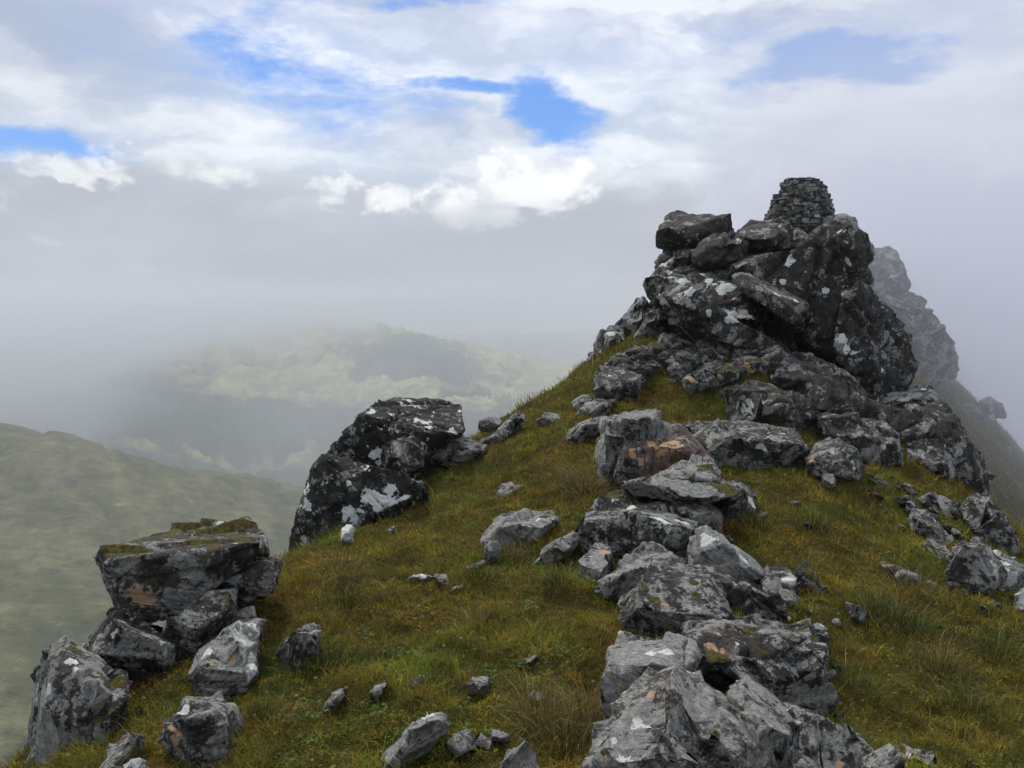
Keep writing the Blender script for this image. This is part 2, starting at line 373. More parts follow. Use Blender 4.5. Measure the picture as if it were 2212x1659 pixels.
M_rock = rock_material(); M_turf = turf_material(); M_hill = hill_material()
M_grass = plant_material('grass_blade'); M_herb = plant_material('herb_leaf', .6, .2)

# ------------------------------------------------------------------ the ridge: height of the ground
cu = [  # picture position and forward distance of ground points seen
 (1000,1659,3.05),(500,1659,3.1),(250,1659,3.2),(1500,1659,2.9),(1750,1659,3.05),(2000,1600,3.85),(2200,1659,3.6),(2200,1400,5.2),(2200,1300,6.2),
 (640,1200,7.0),(480,1350,5.0),(330,1500,3.95),(760,1170,7.6),(900,1060,9.0),(1000,980,10.0),(1130,890,11.5),(1280,800,13.0),
 (1000,1400,4.4),(700,1350,4.75),(1000,1200,6.05),(1200,1300,5.1),(1250,1400,4.2),(1200,1100,7.3),(1200,900,10.6),(1450,870,11.0),(1300,1000,8.7),(1080,1060,8.4),
 (1400,1350,4.6),(1300,1500,3.75),(700,1550,3.55),
 (1700,1050,8.1),(1800,1250,6.0),(1900,1400,5.0),(1850,1550,4.0),(1950,1150,7.6),(2100,1150,8.2),(2150,1100,9.5),(1640,1000,8.9),(1560,870,10.7),
 (1500,820,11.2),(1400,770,11.9),(1600,800,11.1),(1340,740,12.7),(1489,743,12.2),(1600,750,12.0)]
ctrl = [tuple(at(*q)) for q in cu]
ctrl += [(0,0,-1.62),(1,1,-1.6),(0.9,2.4,-1.56),(-1.6,0,-1.85),(2.5,0,-2.1),(0,-3,-1.7),(-1.6,-3,-1.9),(2.5,-3,-2.2),(4.5,2,-3.0),(6,5,-3.9),(7,9,-4.0),
 (3.6,13.8,-.35),(2.6,14.5,-.1),(4.3,16.5,.2),(5.2,13,-1.5),(7.0,14,-3.4),(5.9,13,-2.3),(10,20,-3.6),(5.4,19,.5),(6.8,21,.4),(7.5,18,-1.6),(8,24,.2),(9.5,27,.1),(11,28,-.6),(14.5,30,-2.2),(17.3,30,-4.8),(12.7,22,-4.8),(10.5,17,-5.2),(20,25,-11),(22,34,-9),(15,14,-9),(30,30,-21),(30,50,-24),(0,16,-1.4),(-1,20,-2.2),(2,24,-1.6),(4,30,-2),(-3,10,-2.6),(-4,5,-2.3),(-2,13,-2.2),(5,40,-4),(10,45,-5),(-5,0,-2.5)]
Hb = tps(ctrl, 0.004, 10.0)
EY = np.array([-30,-10,3,4,5,6.3,7,8,9,10,11.5,13,14.5,18,24,30,40,60,120.]); EX = np.array([-2.1,-1.7,-1.46,-1.60,-1.66,-1.62,-1.74,-1.5,-1.1,-.62,.12,1.15,2.2,3.9,6.4,9.8,17,30,70.])
def Hs(x, y):
    x = np.asarray(x, dtype=float); y = np.asarray(y, dtype=float)
    xc = np.clip(x, -6, 45); yc = np.clip(y, -6, 60)
    z = Hb(xc, yc)
    z = z - 0.85 * np.maximum(x - 45, 0)
    d = np.interp(y, EY, EX) - x
    d = np.maximum(d - .02, 0) * 0.93
    drop = np.where(d < 1.2, 0.62 * d * d, 0.893 + (d - 1.2) * 1.45)
    drop = np.where(d > 60, 0.893 + 58.8 * 1.45 + (d - 60) * .7, drop)
    d2 = np.maximum(y - 33, 0); d3 = np.maximum(-5 - y, 0)
    return z - drop - 0.9 * d2 - .5 * d3
def Hn(x, y):
    x = np.asarray(x, dtype=float); y = np.asarray(y, dtype=float); r = np.hypot(x, y)
    z = Hs(x, y)
    a = np.clip(r / 9, .8, 3)
    z = z + .10 * a * fbm(P2(x, y, .8), 2, 5) + .085 * fbm(P2(x, y, 2.4), 3, 9) + .055 * np.abs(fbm(P2(x, y, 6.0), 2, 19)) + .014 * fbm(P2(x, y, 15.), 2, 29)
    z = z + np.clip((r - 14) / 30, 0, 1.5) * .55 * fbm(P2(x, y, .22), 4, 77)
    return z
def ghit(u, v, H=Hs, y0=1.0, y1=60.0):
    d = ray(u, v); Y = np.exp(np.linspace(math.log(y0), math.log(y1), 700)); Pp = d[None] * (Y / d[1])[:, None]
    g = H(Pp[:, 0], Pp[:, 1]); below = np.nonzero(Pp[:, 2] < g)[0]
    return float(Y[below[0]]) if len(below) else None

fine_az = np.radians(np.arange(-37, 37.01, .115)); out_az = np.radians(np.arange(40, 320.1, 4.0))
AZ = np.concatenate([fine_az, out_az, [np.radians(323)]]); AZ = np.concatenate([AZ, [fine_az[0] + 2 * math.pi]])
RR = np.concatenate([[.02, .5], np.exp(np.linspace(math.log(1.2), math.log(170), 640))])
rr, aa = np.meshgrid(RR, AZ, indexing='ij')
gx_, gy_ = (rr * np.sin(aa)).ravel(), (rr * np.cos(aa)).ravel()
gz_ = Hn(gx_, gy_)
ff, sz = grid_faces(len(RR), len(AZ))
ridge = mesh_np('ridge_ground', np.stack([gx_, gy_, gz_], 1), ff[::-1], sz, M_turf)
tag(ridge, 'mossy grass covered ridge crest falling away on both sides', 'ground', kind='structure')

# ------------------------------------------------------------------ the far valley
fu = [(-500,880,700),(-300,900,650),(0,905,600),(150,922,560),(300,985,590),(450,1025,640),(600,1052,700),(800,1075,760),(1000,1100,820),
 (0,1000,520),(0,1100,455),(0,1200,400),(0,1290,330),(200,1342,300),(0,1350,292),(0,1450,265),(0,1600,235),(150,1500,250),(-300,1300,340),(-300,1600,240),(300,1150,470),(450,1250,400),(600,1180,470),(200,1250,380),
 (500,1030,1400),(200,1000,1350),(700,1000,1450),(900,960,1500),(1100,930,1550),(100,900,1600),(500,850,1750),(700,800,1850),(900,820,1800),(1100,850,1800),(1200,850,1800),
 (300,735,2100),(500,705,2150),(600,712,2150),(715,690,2200),(790,712,2200),(870,735,2250),(1000,762,2300),(1130,795,2350),(1260,825,2400),(0,760,2050),(-400,760,2050),
 (1130,790,3600),(1200,785,3600),(1290,790,3600),(1500,790,3700),(950,800,3600)]
fc = [tuple(at(*q)) for q in fu] + [(-600,950,-250),(-300,950,-265),(0,1000,-285),(300,1000,-300),(-900,1100,-230),(0,300,-260),(300,400,-290),(700,800,-320),(1500,1800,-330),(-300,150,-190),(0,120,-220),(300,100,-260),(800,300,-330),(2500,1500,-330),(2500,3500,-250),(-2500,2500,-150),(-3000,4500,-200),(0,3000,-330),(1200,2900,-330),(0,4800,-200),(3000,5000,-200)]
Hf0 = tps(fc, 0.02, 1000.0)
def Hf(x, y):
    r = np.hypot(x, y); s = np.clip(r / 700, .25, 3.0)
    z = Hf0(x, y); w1 = fbm(P2(x, y, .004), 3, 41) * 70
    rid = 1 - np.abs(fbm(P2(x + w1, y * .8 - w1, .0065), 5, 51, .52)) * 2
    z = z + s * (5.0 + 15.0 * (r > 1000)) * (rid - .5) + s * 1.6 * fbm(P2(x + y * .35, y * .35, .035), 4, 61, .6)
    gl = np.abs(fbm(P2((x + .55 * y) * 1.0, (y - x) * .22, .016), 3, 91)); z = z - s * 2.4 * np.exp(-(gl / .08) ** 2) * (r < 1000) - s * 1.2 * np.exp(-(gl / .05) ** 2) * (r >= 1000) + s * 4.5 * fbm(P2((x + .55 * y) * .022, (y - .55 * x) * .005, 1.0), 4, 131) * (r < 1100) + (r > 1000) * 9 * fbm(P2(x, y, .02), 4, 141, .6)
    return z
FA = np.radians(np.concatenate([np.arange(-75, -34, 2.5), np.arange(-33, 10.01, .085), np.arange(12, 76, 2.5)]))
FRr = np.exp(np.linspace(math.log(130), math.log(5600), 520))
rr, aa = np.meshgrid(FRr, FA, indexing='ij'); fx, fy = (rr * np.sin(aa)).ravel(), (rr * np.cos(aa)).ravel(); fz = Hf(fx, fy)
ff, sz = grid_faces(len(FRr), len(FA))
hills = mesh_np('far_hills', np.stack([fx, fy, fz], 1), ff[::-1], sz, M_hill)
tag(hills, 'pale moorland valley sides and a distant ridge under low cloud', 'hills', kind='structure')
# patches of sun between cloud shadow, painted into the far hill's colour
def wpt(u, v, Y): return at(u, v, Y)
sunp = np.zeros(len(fx))
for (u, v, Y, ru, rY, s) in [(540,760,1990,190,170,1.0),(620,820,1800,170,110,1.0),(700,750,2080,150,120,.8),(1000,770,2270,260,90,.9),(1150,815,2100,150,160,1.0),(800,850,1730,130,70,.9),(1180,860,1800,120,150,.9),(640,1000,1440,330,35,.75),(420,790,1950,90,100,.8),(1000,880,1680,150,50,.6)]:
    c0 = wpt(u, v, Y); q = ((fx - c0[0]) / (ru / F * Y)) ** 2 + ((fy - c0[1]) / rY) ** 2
    sunp = np.maximum(sunp, s * np.exp(-q * .7))
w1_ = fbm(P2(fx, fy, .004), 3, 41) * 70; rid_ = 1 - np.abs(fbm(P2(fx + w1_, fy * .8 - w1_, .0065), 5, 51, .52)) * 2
sunp = sunp * np.clip(.25 + 1.1 * rid_, 0, 1.3)
at_ = hills.data.attributes.new('sun_patch', 'FLOAT', 'POINT'); at_.data.foreach_set('value', sunp.astype(np.float32))
# ------------------------------------------------------------------ rocks
BED = {'out': (-.52, -.25, .82), 'steep': (-.80, -.2, .56), 'fore': (.25, -.35, .90), 'left': (.12, -.2, .97), 'up': (.9, .2, .35), 'wed': (.62, -.3, .72)}
ROCKS = []
def dens(V, me_faces):
    return V
def hull_piece(bm_all, fr, poly, Y, T, lean, bulge, rng, embed, front):
    P = []
    for q in poly:
        u, v = uv(fr, q[0], q[1]); P.append((u, v, q[2] if len(q) > 2 else 0.0))
    P = np.array(P); vmin, vmax = P[:, 1].min(), P[:, 1].max(); cu_, cv_ = P[:, 0].mean(), P[:, 1].mean()
    h = (vmax - v if False else 0)
    pts = []
    hf = (vmax - P[:, 1]) / max(vmax - vmin, 1)
    ramp = np.clip((hf - .38) / .62, 0, 1)
    D = Y + 1.35 * lean * T * ramp + P[:, 2] + np.array([rng.uniform(-.03, .03) * T for _ in P])
    for (u, v, _), d in zip(P, D): pts.append(at(u, v, d))
    if front:
        for (x, y, dy) in front:
            u, v = uv(fr, x, y); pts.append(at(u, v, Y + dy))
    else:
        # the edge between the top face and the front face, then the foot of the front face
        tl = rng.uniform(-.10, .10); hr = rng.uniform(.50, .70); du = np.ptp(P[:, 0]); u0 = P[:, 0].min()
        def inside(u, v):      # pull towards the centre until it lies inside the outline
            c_ = False; Q_ = P[:, :2]; j = len(Q_) - 1
            for i in range(len(Q_)):
                if (Q_[i, 1] > v) != (Q_[j, 1] > v) and u < (Q_[j, 0] - Q_[i, 0]) * (v - Q_[i, 1]) / (Q_[j, 1] - Q_[i, 1]) + Q_[i, 0]: c_ = not c_
                j = i
            return c_
        for fx_, h_, b_ in ((.12, hr + tl, .5), (.88, hr - tl, .5), (rng.uniform(.3, .7), hr + rng.uniform(-.05, .12), 1.0), (rng.uniform(.25, .75), rng.uniform(.1, .25), .9)):
            u = u0 + fx_ * du; v = vmax - h_ * (vmax - vmin)
            for _ in range(12):
                if inside(u, v): break
                u += (cu_ - u) * .12; v += (cv_ - v) * .12
            u += (cu_ - u) * .06; v += (cv_ - v) * .06
            pts.append(at(u, v, Y - bulge * T * b_ * rng.uniform(.8, 1.1)))
    for (u, v, _), d in zip(P, D):
        s = rng.uniform(.80, .96)
        pts.append(at(cu_ + (u - cu_) * s, cv_ + (v - cv_) * s, d + T * rng.uniform(.75, 1.1)))
    if embed:
        for (u, v, _), d in zip(P, D):
            if v > vmax - .35 * (vmax - vmin):
                p = at(u, v, d); pts.append(p + np.array([0, .04, -embed]))
    vs = [bm_all.verts.new(p) for p in pts]
    r = bmesh.ops.convex_hull(bm_all, input=vs, use_existing_faces=False)
    dead = [e for e in set(r['geom_interior']) | set(r['geom_unused']) if isinstance(e, bmesh.types.BMVert) and e.is_valid and not e.link_faces]
    bmesh.ops.delete(bm_all, geom=dead, context='VERTS')
def rock(name, label, fr, polys, Y=None, T=None, lean=.35, bulge=.22, seed=None, bed='out', tone=1.0, pale=.3, white=0., rust=0., moss=.3, spot=1.0, cat=None, group=None, embed=.12, front=None, rough=1.0, vox=None, notch=3, planar=.88, facet=.4, strat=1.0, grow=1.03):
    if not isinstance(polys[0], list): polys = [polys]
    seed = seed if seed is not None else len(ROCKS) * 7 + 3
    rng = random.Random(seed); nr = np.random.RandomState(seed)
    g_ = grow; polys2 = []
    for p in polys:
        mx_ = sum(q[0] for q in p) / len(p); my_ = sum(q[1] for q in p) / len(p)
        polys2.append([(mx_ + (q[0] - mx_) * g_, my_ + (q[1] - my_) * g_) + tuple(q[2:]) for q in p])
    polys = polys2
    pu = [[uv(fr, q[0], q[1]) for q in p] for p in polys]
    allu = np.array([q for p in pu for q in p])
    if Y is None:
        lo = allu[allu[:, 1] >= allu[:, 1].max() - 6]; ub, vb = lo[:, 0].mean(), allu[:, 1].max()
        Y = (ghit(ub, min(vb - 6, 1655), Hn) or 9.0) * .985
    span = np.ptp(allu, axis=0) / F * Y; size = float(math.sqrt(span[0] * span[1]))
    bm = bmesh.new()
    for k, p in enumerate(polys):
        pp = np.array(pu[k]); sp = np.ptp(pp, axis=0) / F * Y; Tk = T if T else .85 * math.sqrt(sp[0] * sp[1])
        hull_piece(bm, fr, p, Y, Tk, lean, bulge, rng, min(embed, .5 * size) if embed else 0, front if k == 0 else None)
    me = bpy.data.meshes.new('tmp'); bm.to_mesh(me); bm.free()
    tmp = bpy.data.objects.new('tmp', me); COL.objects.link(tmp)
    v = vox or max(Y * 1.7 / 886, size / 60); v = min(v, size / 12)
    md = tmp.modifiers.new('r', 'REMESH'); md.mode = 'VOXEL'; md.voxel_size = v; md.adaptivity = 0
    dg = bpy.context.evaluated_depsgraph_get(); ev = tmp.evaluated_get(dg); m2 = bpy.data.meshes.new_from_object(ev)
    bpy.data.objects.remove(tmp); bpy.data.meshes.remove(me)
    n = len(m2.vertices); V = np.empty(n * 3, np.float32); m2.vertices.foreach_get('co', V); V = V.reshape(-1, 3).astype(float)
    Nn = np.empty(n * 3, np.float32); m2.vertices.foreach_get('normal', Nn); Nn = Nn.reshape(-1, 3)
    s = min(size, 1.6)
    b = np.array(BED[bed]) + nr.uniform(-.10, .10, 3); b /= np.linalg.norm(b)
    off = nr.uniform(0, 50, 3); Q = V + off
    wv = np.stack([fbm(Q / (s * .45), 2, seed + 1), fbm(Q / (s * .45) + 9, 2, seed + 2), fbm(Q / (s * .45) + 19, 2, seed + 3)], 1)
    d = .018 * s * fbm(Q / (s * .5), 3, seed)
    # broken facets: nearest random centre, each with its own small tilt and step
    K = 16; cen = V[nr.randint(0, n, K)]; Vw = V + wv * s * .12
    dist = ((Vw[:, None] - cen[None]) ** 2).sum(-1); ci = dist.argmin(1)
    tilt = nr.normal(0, .15, (K, 3)); step = nr.uniform(-.026, .022, K) * s
    d = d + facet * (step[ci] + np.clip(((V - cen[ci]) * tilt[ci]).sum(1), -.05 * s, .04 * s))
    V = V + Nn * d[:, None]; cenv = V.mean(0)
    # flat fracture faces: patches of surface pulled onto their own mean plane, with crisp creases between
    Kp = 11 if notch == 1 and size > .8 else int(np.clip(10 + 26 * size, 12, 46)); ip = nr.randint(0, n, Kp)
    wj = .05 * wv
    Ft = np.hstack([V / max(size, .05) + wj, Nn * .42]); Ct = Ft[ip]
    cp_ = np.empty(n, int)
    for a_ in range(0, n, 20000): cp_[a_:a_ + 20000] = ((Ft[a_:a_ + 20000, None] - Ct[None]) ** 2).sum(-1).argmin(1)
    for k_ in range(Kp):
        mk = cp_ == k_
        if mk.sum() < 12: continue
        mm_ = V[mk].mean(0); nn = Nn[mk].mean(0); nn /= np.linalg.norm(nn) + 1e-9
        nn = nn + nr.normal(0, .07, 3); nn /= np.linalg.norm(nn)
        V[mk] -= (((V[mk] - mm_) @ nn) * planar)[:, None] * nn
    # chipped corners: small local fracture planes
    for q_ in range(int(9 * facet) + 2):
        i = nr.randint(n); nn = Nn[i] * .9 + nr.normal(0, .55, 3); nn /= np.linalg.norm(nn)
        loc = V[np.linalg.norm(V - V[i], axis=1) < .30 * s]; top = (loc @ nn).max(); cut = nr.uniform(.012, .05) * s
        w_ = np.clip(1.6 - np.linalg.norm(V - V[i], axis=1) / (.30 * s), 0, 1); over = V @ nn - (top - cut)
        V = V - (np.clip(over, 0, 2.2 * cut) * w_)[:, None] * nn
    # broken ledges: step shaped notches bounded by two planes
    for q_ in range(notch):
        n1 = b * (1 if nr.rand() < .8 else -1) + nr.normal(0, .10, 3); n1 /= np.linalg.norm(n1)
        n2 = np.cross(n1, nr.normal(0, 1, 3)); n2 /= np.linalg.norm(n2)
        if n2[1] > .2: n2 = -n2
        p1_ = V @ n1; p2_ = V @ n2; e1 = p1_.max() - p1_.min(); e2 = p2_.max() - p2_.min()
        o1 = p1_ - (p1_.max() - nr.uniform(.06, .24) * e1); o2 = p2_ - (p2_.max() - nr.uniform(.10, .42) * e2)
        n3_ = np.cross(n1, n2); p3_ = V @ n3_; c3 = p3_.min() + (p3_.max() - p3_.min()) * nr.uniform(.2, .8) ; sg = 1 if nr.rand() < .5 else -1
        o3 = sg * (p3_ - c3); wob = .02 * s * fbm(Q / (s * .3), 2, seed + 80 + q_)
        o1 = o1 + wob; o2 = o2 - wob; o3 = o3 + 2 * wob
        O = np.stack([o1, o2, o3], 1); ins = (O > 0).all(1); k_ = O.argmin(1)
        dirs = np.stack([n1, n2, sg * n3_]); V = V - np.where(ins, O.min(1), 0)[:, None] * dirs[k_]
    # joints: narrow dark cracks, the rock slightly stepped across them
    d = np.zeros(n); t1 = np.cross(b, [0.3, 1, .2]); t1 /= np.linalg.norm(t1); t2 = np.cross(b, t1)
    for q_ in range(2 + int(3 * strat)):
        nn = (b, b, t1, b, t2, t1)[q_ % 6] + nr.normal(0, .16, 3); nn /= np.linalg.norm(nn)
        pr_ = V @ nn; c0 = pr_.min() + (pr_.max() - pr_.min()) * nr.uniform(.15, .85)
        q0 = pr_ - c0 + .05 * s * fbm(Q / (s * .35), 2, seed + 40 + q_)
        gate = 1 / (1 + np.exp(-(fbm(Q / (s * .8), 2, seed + 60 + q_) + .12) * 14)) if q_ > 1 else 1.0
        wd = max(.013 * s, v * 1.1); d = d - gate * (.050 * s * np.exp(-(q0 / wd) ** 2)) + gate * nr.uniform(-.016, .016) * s * np.tanh(q0 / wd)
    V = V + Nn * d[:, None]
    d = np.zeros(n)
    # bedding
    lay = max(s * .11, .03); t_ = (V @ b) / lay + 1.1 * fbm(Q / (s * .9), 2, seed + 4) ; ti = np.floor(t_); fr_ = t_ - ti
    hsh = np.modf(np.abs(np.sin(ti * 12.9898 + seed) * 43758.5453))[0]
    fr2 = np.minimum(fr_, 1 - fr_); side = 1 - np.abs(Nn @ b) ** 2
    d = d + strat * side * ((hsh - .5) * .040 * s - .026 * s * np.exp(-(fr2 / .10) ** 2) * (hsh > .3))
    t3 = (V @ b) / (lay * .33) + .8 * fbm(Q / (s * .5), 2, seed + 6); d = d + strat * side * .010 * s * np.sin(t3 * 6.28) * np.clip(fbm(Q / (s * .3), 2, seed + 7) * 3, 0, 1)
    d = d + rough * (.014 * s * fbm(Q / (s * .16), 3, seed + 5, .55) - .012 * s * np.abs(fbm(Q / (s * .06), 3, seed + 8)))
    V = V + Nn * d[:, None]
    o0 = V.mean(0); o0[2] = V[:, 2].min()
    m2.vertices.foreach_set('co', (V - o0).astype(np.float32).ravel())
    m2.polygons.foreach_set('use_smooth', np.ones(len(m2.polygons), dtype=bool)); m2.materials.clear(); m2.materials.append(M_rock); m2.update()
    m2.name = name
    o = bpy.data.objects.new(name, m2); COL.objects.link(o); o.location = o0.tolist()
    o['bed'] = [float(q) for q in b]; o['tone'] = float(tone) * (.72 if group in (G_LINE, G_LEFT, G_RIGHT) and tone < 2 else 1.0); o['pale'] = float(pale); o['white'] = float(white); o['rust'] = float(rust); o['moss'] = float(moss); o['spot'] = float(spot)
    tag(o, label, cat or {'boulder': 'boulder', 'rock_slab': 'rock slab', 'stone': 'stone', 'bedrock': 'bedrock', 'crag': 'crag'}.get(name, 'rock'), group)
    ROCKS.append(o); o.data['nv'] = n
    return o
G_OUT = 'blocks of the dark outcrop'; G_LINE = 'boulders in the line along the crest'; G_LEFT = 'rocks on the left edge of the ridge'; G_TURF = 'stones half buried in the turf'; G_RIGHT = 'rocks down the right slope'
oc = dict(tone=.45, pale=.2, white=.1, moss=.12, spot=.45, bed='out')
# --- the outcrop (frame A)
rock('bedrock', 'dark shadowed bedrock filling the gaps behind the leaning slabs of the outcrop', 'A', [[(470,640),(560,520),(700,465),(870,415),(1080,430),(1300,420),(1400,620),(1560,900),(1500,1080),(1180,1060),(900,960),(600,900)],[(300,860),(480,720),(700,800),(900,900),(880,1000),(500,1000),(300,980)]], 14.6, 2.2, .1, .05, tone=.5, pale=.0, moss=.0, spot=.5, group=G_OUT)
rock('bedrock', 'rocky summit knoll directly beneath the cairn', 'A', [(880,395),(960,370),(1100,385),(1290,330),(1400,420),(1480,600),(1400,800),(1000,800),(850,600)], 16.9, 2.6, .1, .1, tone=.62, pale=.25, moss=.1, spot=.6, group=G_OUT)
rock('boulder', 'blunt black boulder jutting out at the top left of the outcrop', 'A', [(500,272,.25),(545,268,.4),(700,290,.5),(812,345,.5),(790,372),(620,422,-.1),(545,458),(478,455),(455,400),(470,330)], 13.9, 1.3, .2, .25, bed='out', tone=.34, pale=.05, moss=.25, spot=.5, group=G_OUT, embed=0, facet=.15, notch=1, front=[(500,335,-.2),(620,345,-.2),(730,330,.1),(610,400,-.25)])
rock('boulder', 'rounded lichened boulder just below the left foot of the cairn', 'A', [(820,352),(870,330),(960,312),(1030,297),(1095,340),(1097,372),(1060,450),(960,460),(880,445),(830,390)], 13.7, 1.3, .3, .25, group=G_OUT, embed=0, front=[(1020,380,-.3),(900,400,-.2)], tone=.55, pale=.2, moss=.1, spot=.5)
rock('boulder', 'square brown faced block wedged between the black boulder and the cairn boulder', 'A', [(735,372),(820,352),(880,440),(870,475),(800,525),(665,552),(600,505),(645,425)], 13.3, 1.2, .25, .2, group=G_OUT, embed=0, tone=.6, rust=.5, pale=.05, spot=.5)
rock('boulder', 'small knobbly block under the right end of the black boulder', 'A', [(540,460),(600,420),(640,430),(645,470),(620,520),(545,525),(520,485)], 13.6, .8, group=G_OUT, embed=0, tone=.55, pale=.3, spot=.6)
rock('boulder', 'small block under the left end of the black boulder', 'A', [(440,532),(445,490),(470,460),(520,452),(545,482),(515,535)], 13.8, .8, group=G_OUT, embed=0, tone=.5, pale=.1, spot=.6)
rock('boulder', 'rounded bulge at the left side of the outcrop above the tilted slab', 'A', [[(383,662),(395,600),(440,540),(530,490),(620,530),(640,600),(560,680),(430,700)],[(600,520),(700,545),(800,520),(840,590),(700,640),(600,610)]], 13.1, 1.4, .3, .2, group=G_OUT, embed=0, tone=.5, pale=.2, white=.15, moss=.1, spot=.55)
rock('rock_slab', 'tilted slab splashed with white lichen across the middle of the outcrop', 'A', [(430,655,.1),(600,580,.5),(700,560,.7),(830,592,.7),(970,682,.3),(958,808,.0),(880,808,-.05),(700,747,0),(545,692,.05)], 12.25, 1.1, 0, .0, group=G_OUT, embed=0, tone=.5, pale=.18, white=.30, moss=.05, spot=.5, strat=1.2, facet=.15, notch=1, front=[(900,790,-.05)], grow=1.01)
rock('rock_slab', 'long undercut slab at the bottom of the tilted stack with a pale upper edge', 'A', [[(415,662,.1),(470,655,.1),(545,682,0),(700,745,0),(730,880,.4),(640,860,.5),(480,785,.5),(428,715,.3)],[(540,682,0),(700,745,0),(860,800,0),(940,842,0),(955,930,.2),(900,948,.35),(740,905,.45),(600,845,.45)]], 11.45, 1.2, 0, .0, group=G_OUT, embed=0, tone=.45, pale=.15, white=.1, moss=.05, spot=.5, front=[(560,725,-.18),(470,690,-.12),(700,790,-.15)], strat=1.2, facet=.15, notch=1, grow=1.01)
rock('rock_slab', 'narrow rib of rock slanting down right above the dark hollow', 'A', [(800,590,.3),(830,560,.4),(870,560,.4),(1000,618,.3),(1130,698,.15),(1180,737,.1),(1168,782),(1100,802,-.1),(1000,748,-.1),(960,694,0),(860,612,.1)], 11.7, .8, 0, .0, group=G_OUT, embed=0, tone=.52, pale=.18, white=.15, moss=.05, spot=.5, strat=1.1, facet=.15, notch=1, front=[(1000,690,-.12),(1110,750,-.12),(880,600,.1)], grow=1.02)
rock('rock_slab', 'great dark slab forming the upper face of the outcrop', 'A', [(805,530,.45),(855,498,.5),(1000,455,.45),(1130,435,.4),(1300,378,.45),(1370,430,.25),(1428,600,.1),(1410,800,-.1),(1330,1000,-.2),(1150,955,-.1),(1150,860,0),(1172,745,.1),(1000,630,.2),(865,565,.3)], 12.3, 1.5, 0, .0, bed='steep', group=G_OUT, embed=0, tone=.45, pale=.12, moss=.0, spot=.5, facet=.15, notch=1, front=[(1250,560,.12),(1280,800,-.12),(1000,540,.25)], grow=1.01)
rock('rock_slab', 'pointed top fin of the great slab with white lichen marks, right below the cairn', 'A', [(1290,388,.1),(1350,332,.15),(1395,320,.2),(1440,386,.3),(1485,460,.4),(1474,494,.35),(1430,566,.1),(1390,560),(1330,470)], 12.2, .9, 0, .05, bed='steep', group=G_OUT, embed=0, tone=.42, pale=.1, moss=.1, spot=.5, facet=.15, notch=1, front=[(1385,420,-.12),(1415,520,-.1)], grow=1.02)
rock('rock_slab', 'steep lower right flank of the outcrop running down to a blunt nose', 'A', [(1400,590,.1),(1440,600,.3),(1500,680,.5),(1600,800,.7),(1682,960,.8),(1688,1002,.8),(1650,1100,.6),(1560,1165,.3),(1480,1180,.0),(1330,1062,-.15),(1300,900,-.15),(1340,700)], 11.75, 1.5, 0, .0, bed='steep', group=G_OUT, embed=0, tone=.44, pale=.15, moss=.05, spot=.5, facet=.2, front=[(1430,800,-.12),(1500,1080,-.15)], grow=1.01)
rock('boulder', 'shadowed block inside the hollow below the slanting rib', 'A', [(950,785),(1010,770),(1110,800),(1155,850),(1125,925),(1075,948),(950,945)], 12.9, .9, group=G_OUT, embed=0, tone=.4, pale=.05, rust=.3, moss=0, spot=.6)
rock('boulder', 'pale misty block beside the right foot of the cairn', 'A', [(1180,400),(1195,350),(1240,298),(1300,278),(1385,286),(1405,325),(1330,420),(1210,425)], 16.6, 1.2, .1, .15, group=G_OUT, embed=.2, tone=1.15, pale=.5, moss=0, spot=.6)
rock('boulder', 'small pale round boulder with a white fleck between the cairn boulder and the great slab', 'A', [(1065,460),(1080,400),(1100,360),(1130,350),(1170,368),(1195,420),(1150,455)], 15.6, .9, .1, .2, group=G_OUT, embed=.2, tone=1.1, pale=.4, moss=0, spot=.6)
rock('stone', 'small upright stone perched on the skyline right of the great slab', 'A', [(1463,418),(1478,408),(1487,440),(1490,475),(1478,482),(1468,460)], 15.5, .3, group=G_OUT, embed=0, tone=1.1, pale=.5, spot=.6)
mi = dict(bed='steep', tone=.85, pale=.25, moss=0, spot=.4, group='misty crag behind the outcrop')
rock('crag', 'topmost misty block of the crag behind the outcrop', 'A', [(1400,560),(1440,515),(1480,450),(1560,443),(1600,465),(1640,560),(1656,640),(1640,662),(1500,690),(1420,640)], 25.5, 3, .15, .15, **mi)
rock('crag', 'middle misty ledge of the crag behind the outcrop', 'A', [(1440,640),(1500,660),(1650,645),(1700,685),(1728,702),(1725,722),(1620,780),(1540,760)], 25, 3, .15, .15, **mi)
rock('crag', 'large lowest misty block of the crag behind the outcrop', 'A', [(1500,720),(1560,735),(1720,720),(1776,726),(1802,800),(1852,900),(1870,975),(1830,1050),(1780,1085),(1700,1070),(1600,1000)], 24.4, 3, .15, .15, **mi)
rock('crag', 'faint small pinnacle at the right end of the misty crag', 'A', [(1840,945),(1860,935),(1885,942),(1890,1040),(1850,1060)], 27, 1.5, .1, .1, **mi)
for q, l in (([(1960,1225),(2000,1160),(2050,1150),(2090,1185),(2125,1240),(2010,1260)], 'faint rock on the misty skyline of the far right slope'), ([(1880,1190),(1940,1170),(1990,1200),(2030,1260),(1960,1270),(1900,1240)], 'faint rock patch halfway down the misty far right slope'), ([(2125,1395),(2145,1390),(2150,1420),(2130,1425)], 'tiny pale stone on the misty far right slope')):
    rock('boulder', l, 'A', q, 27.5 if q[0][0] == 1960 else None, None, **mi)
rock('stone', 'small upright pointed block left of the layered block, below the great slab', 'A', [(930,1050),(935,1000),(980,920),(1020,900),(1062,942),(1058,965),(1000,1042),(960,1062)], 11.2, .5, .3, .2, bed='up', group=G_OUT, embed=.1, tone=.8, pale=.38, spot=.6)
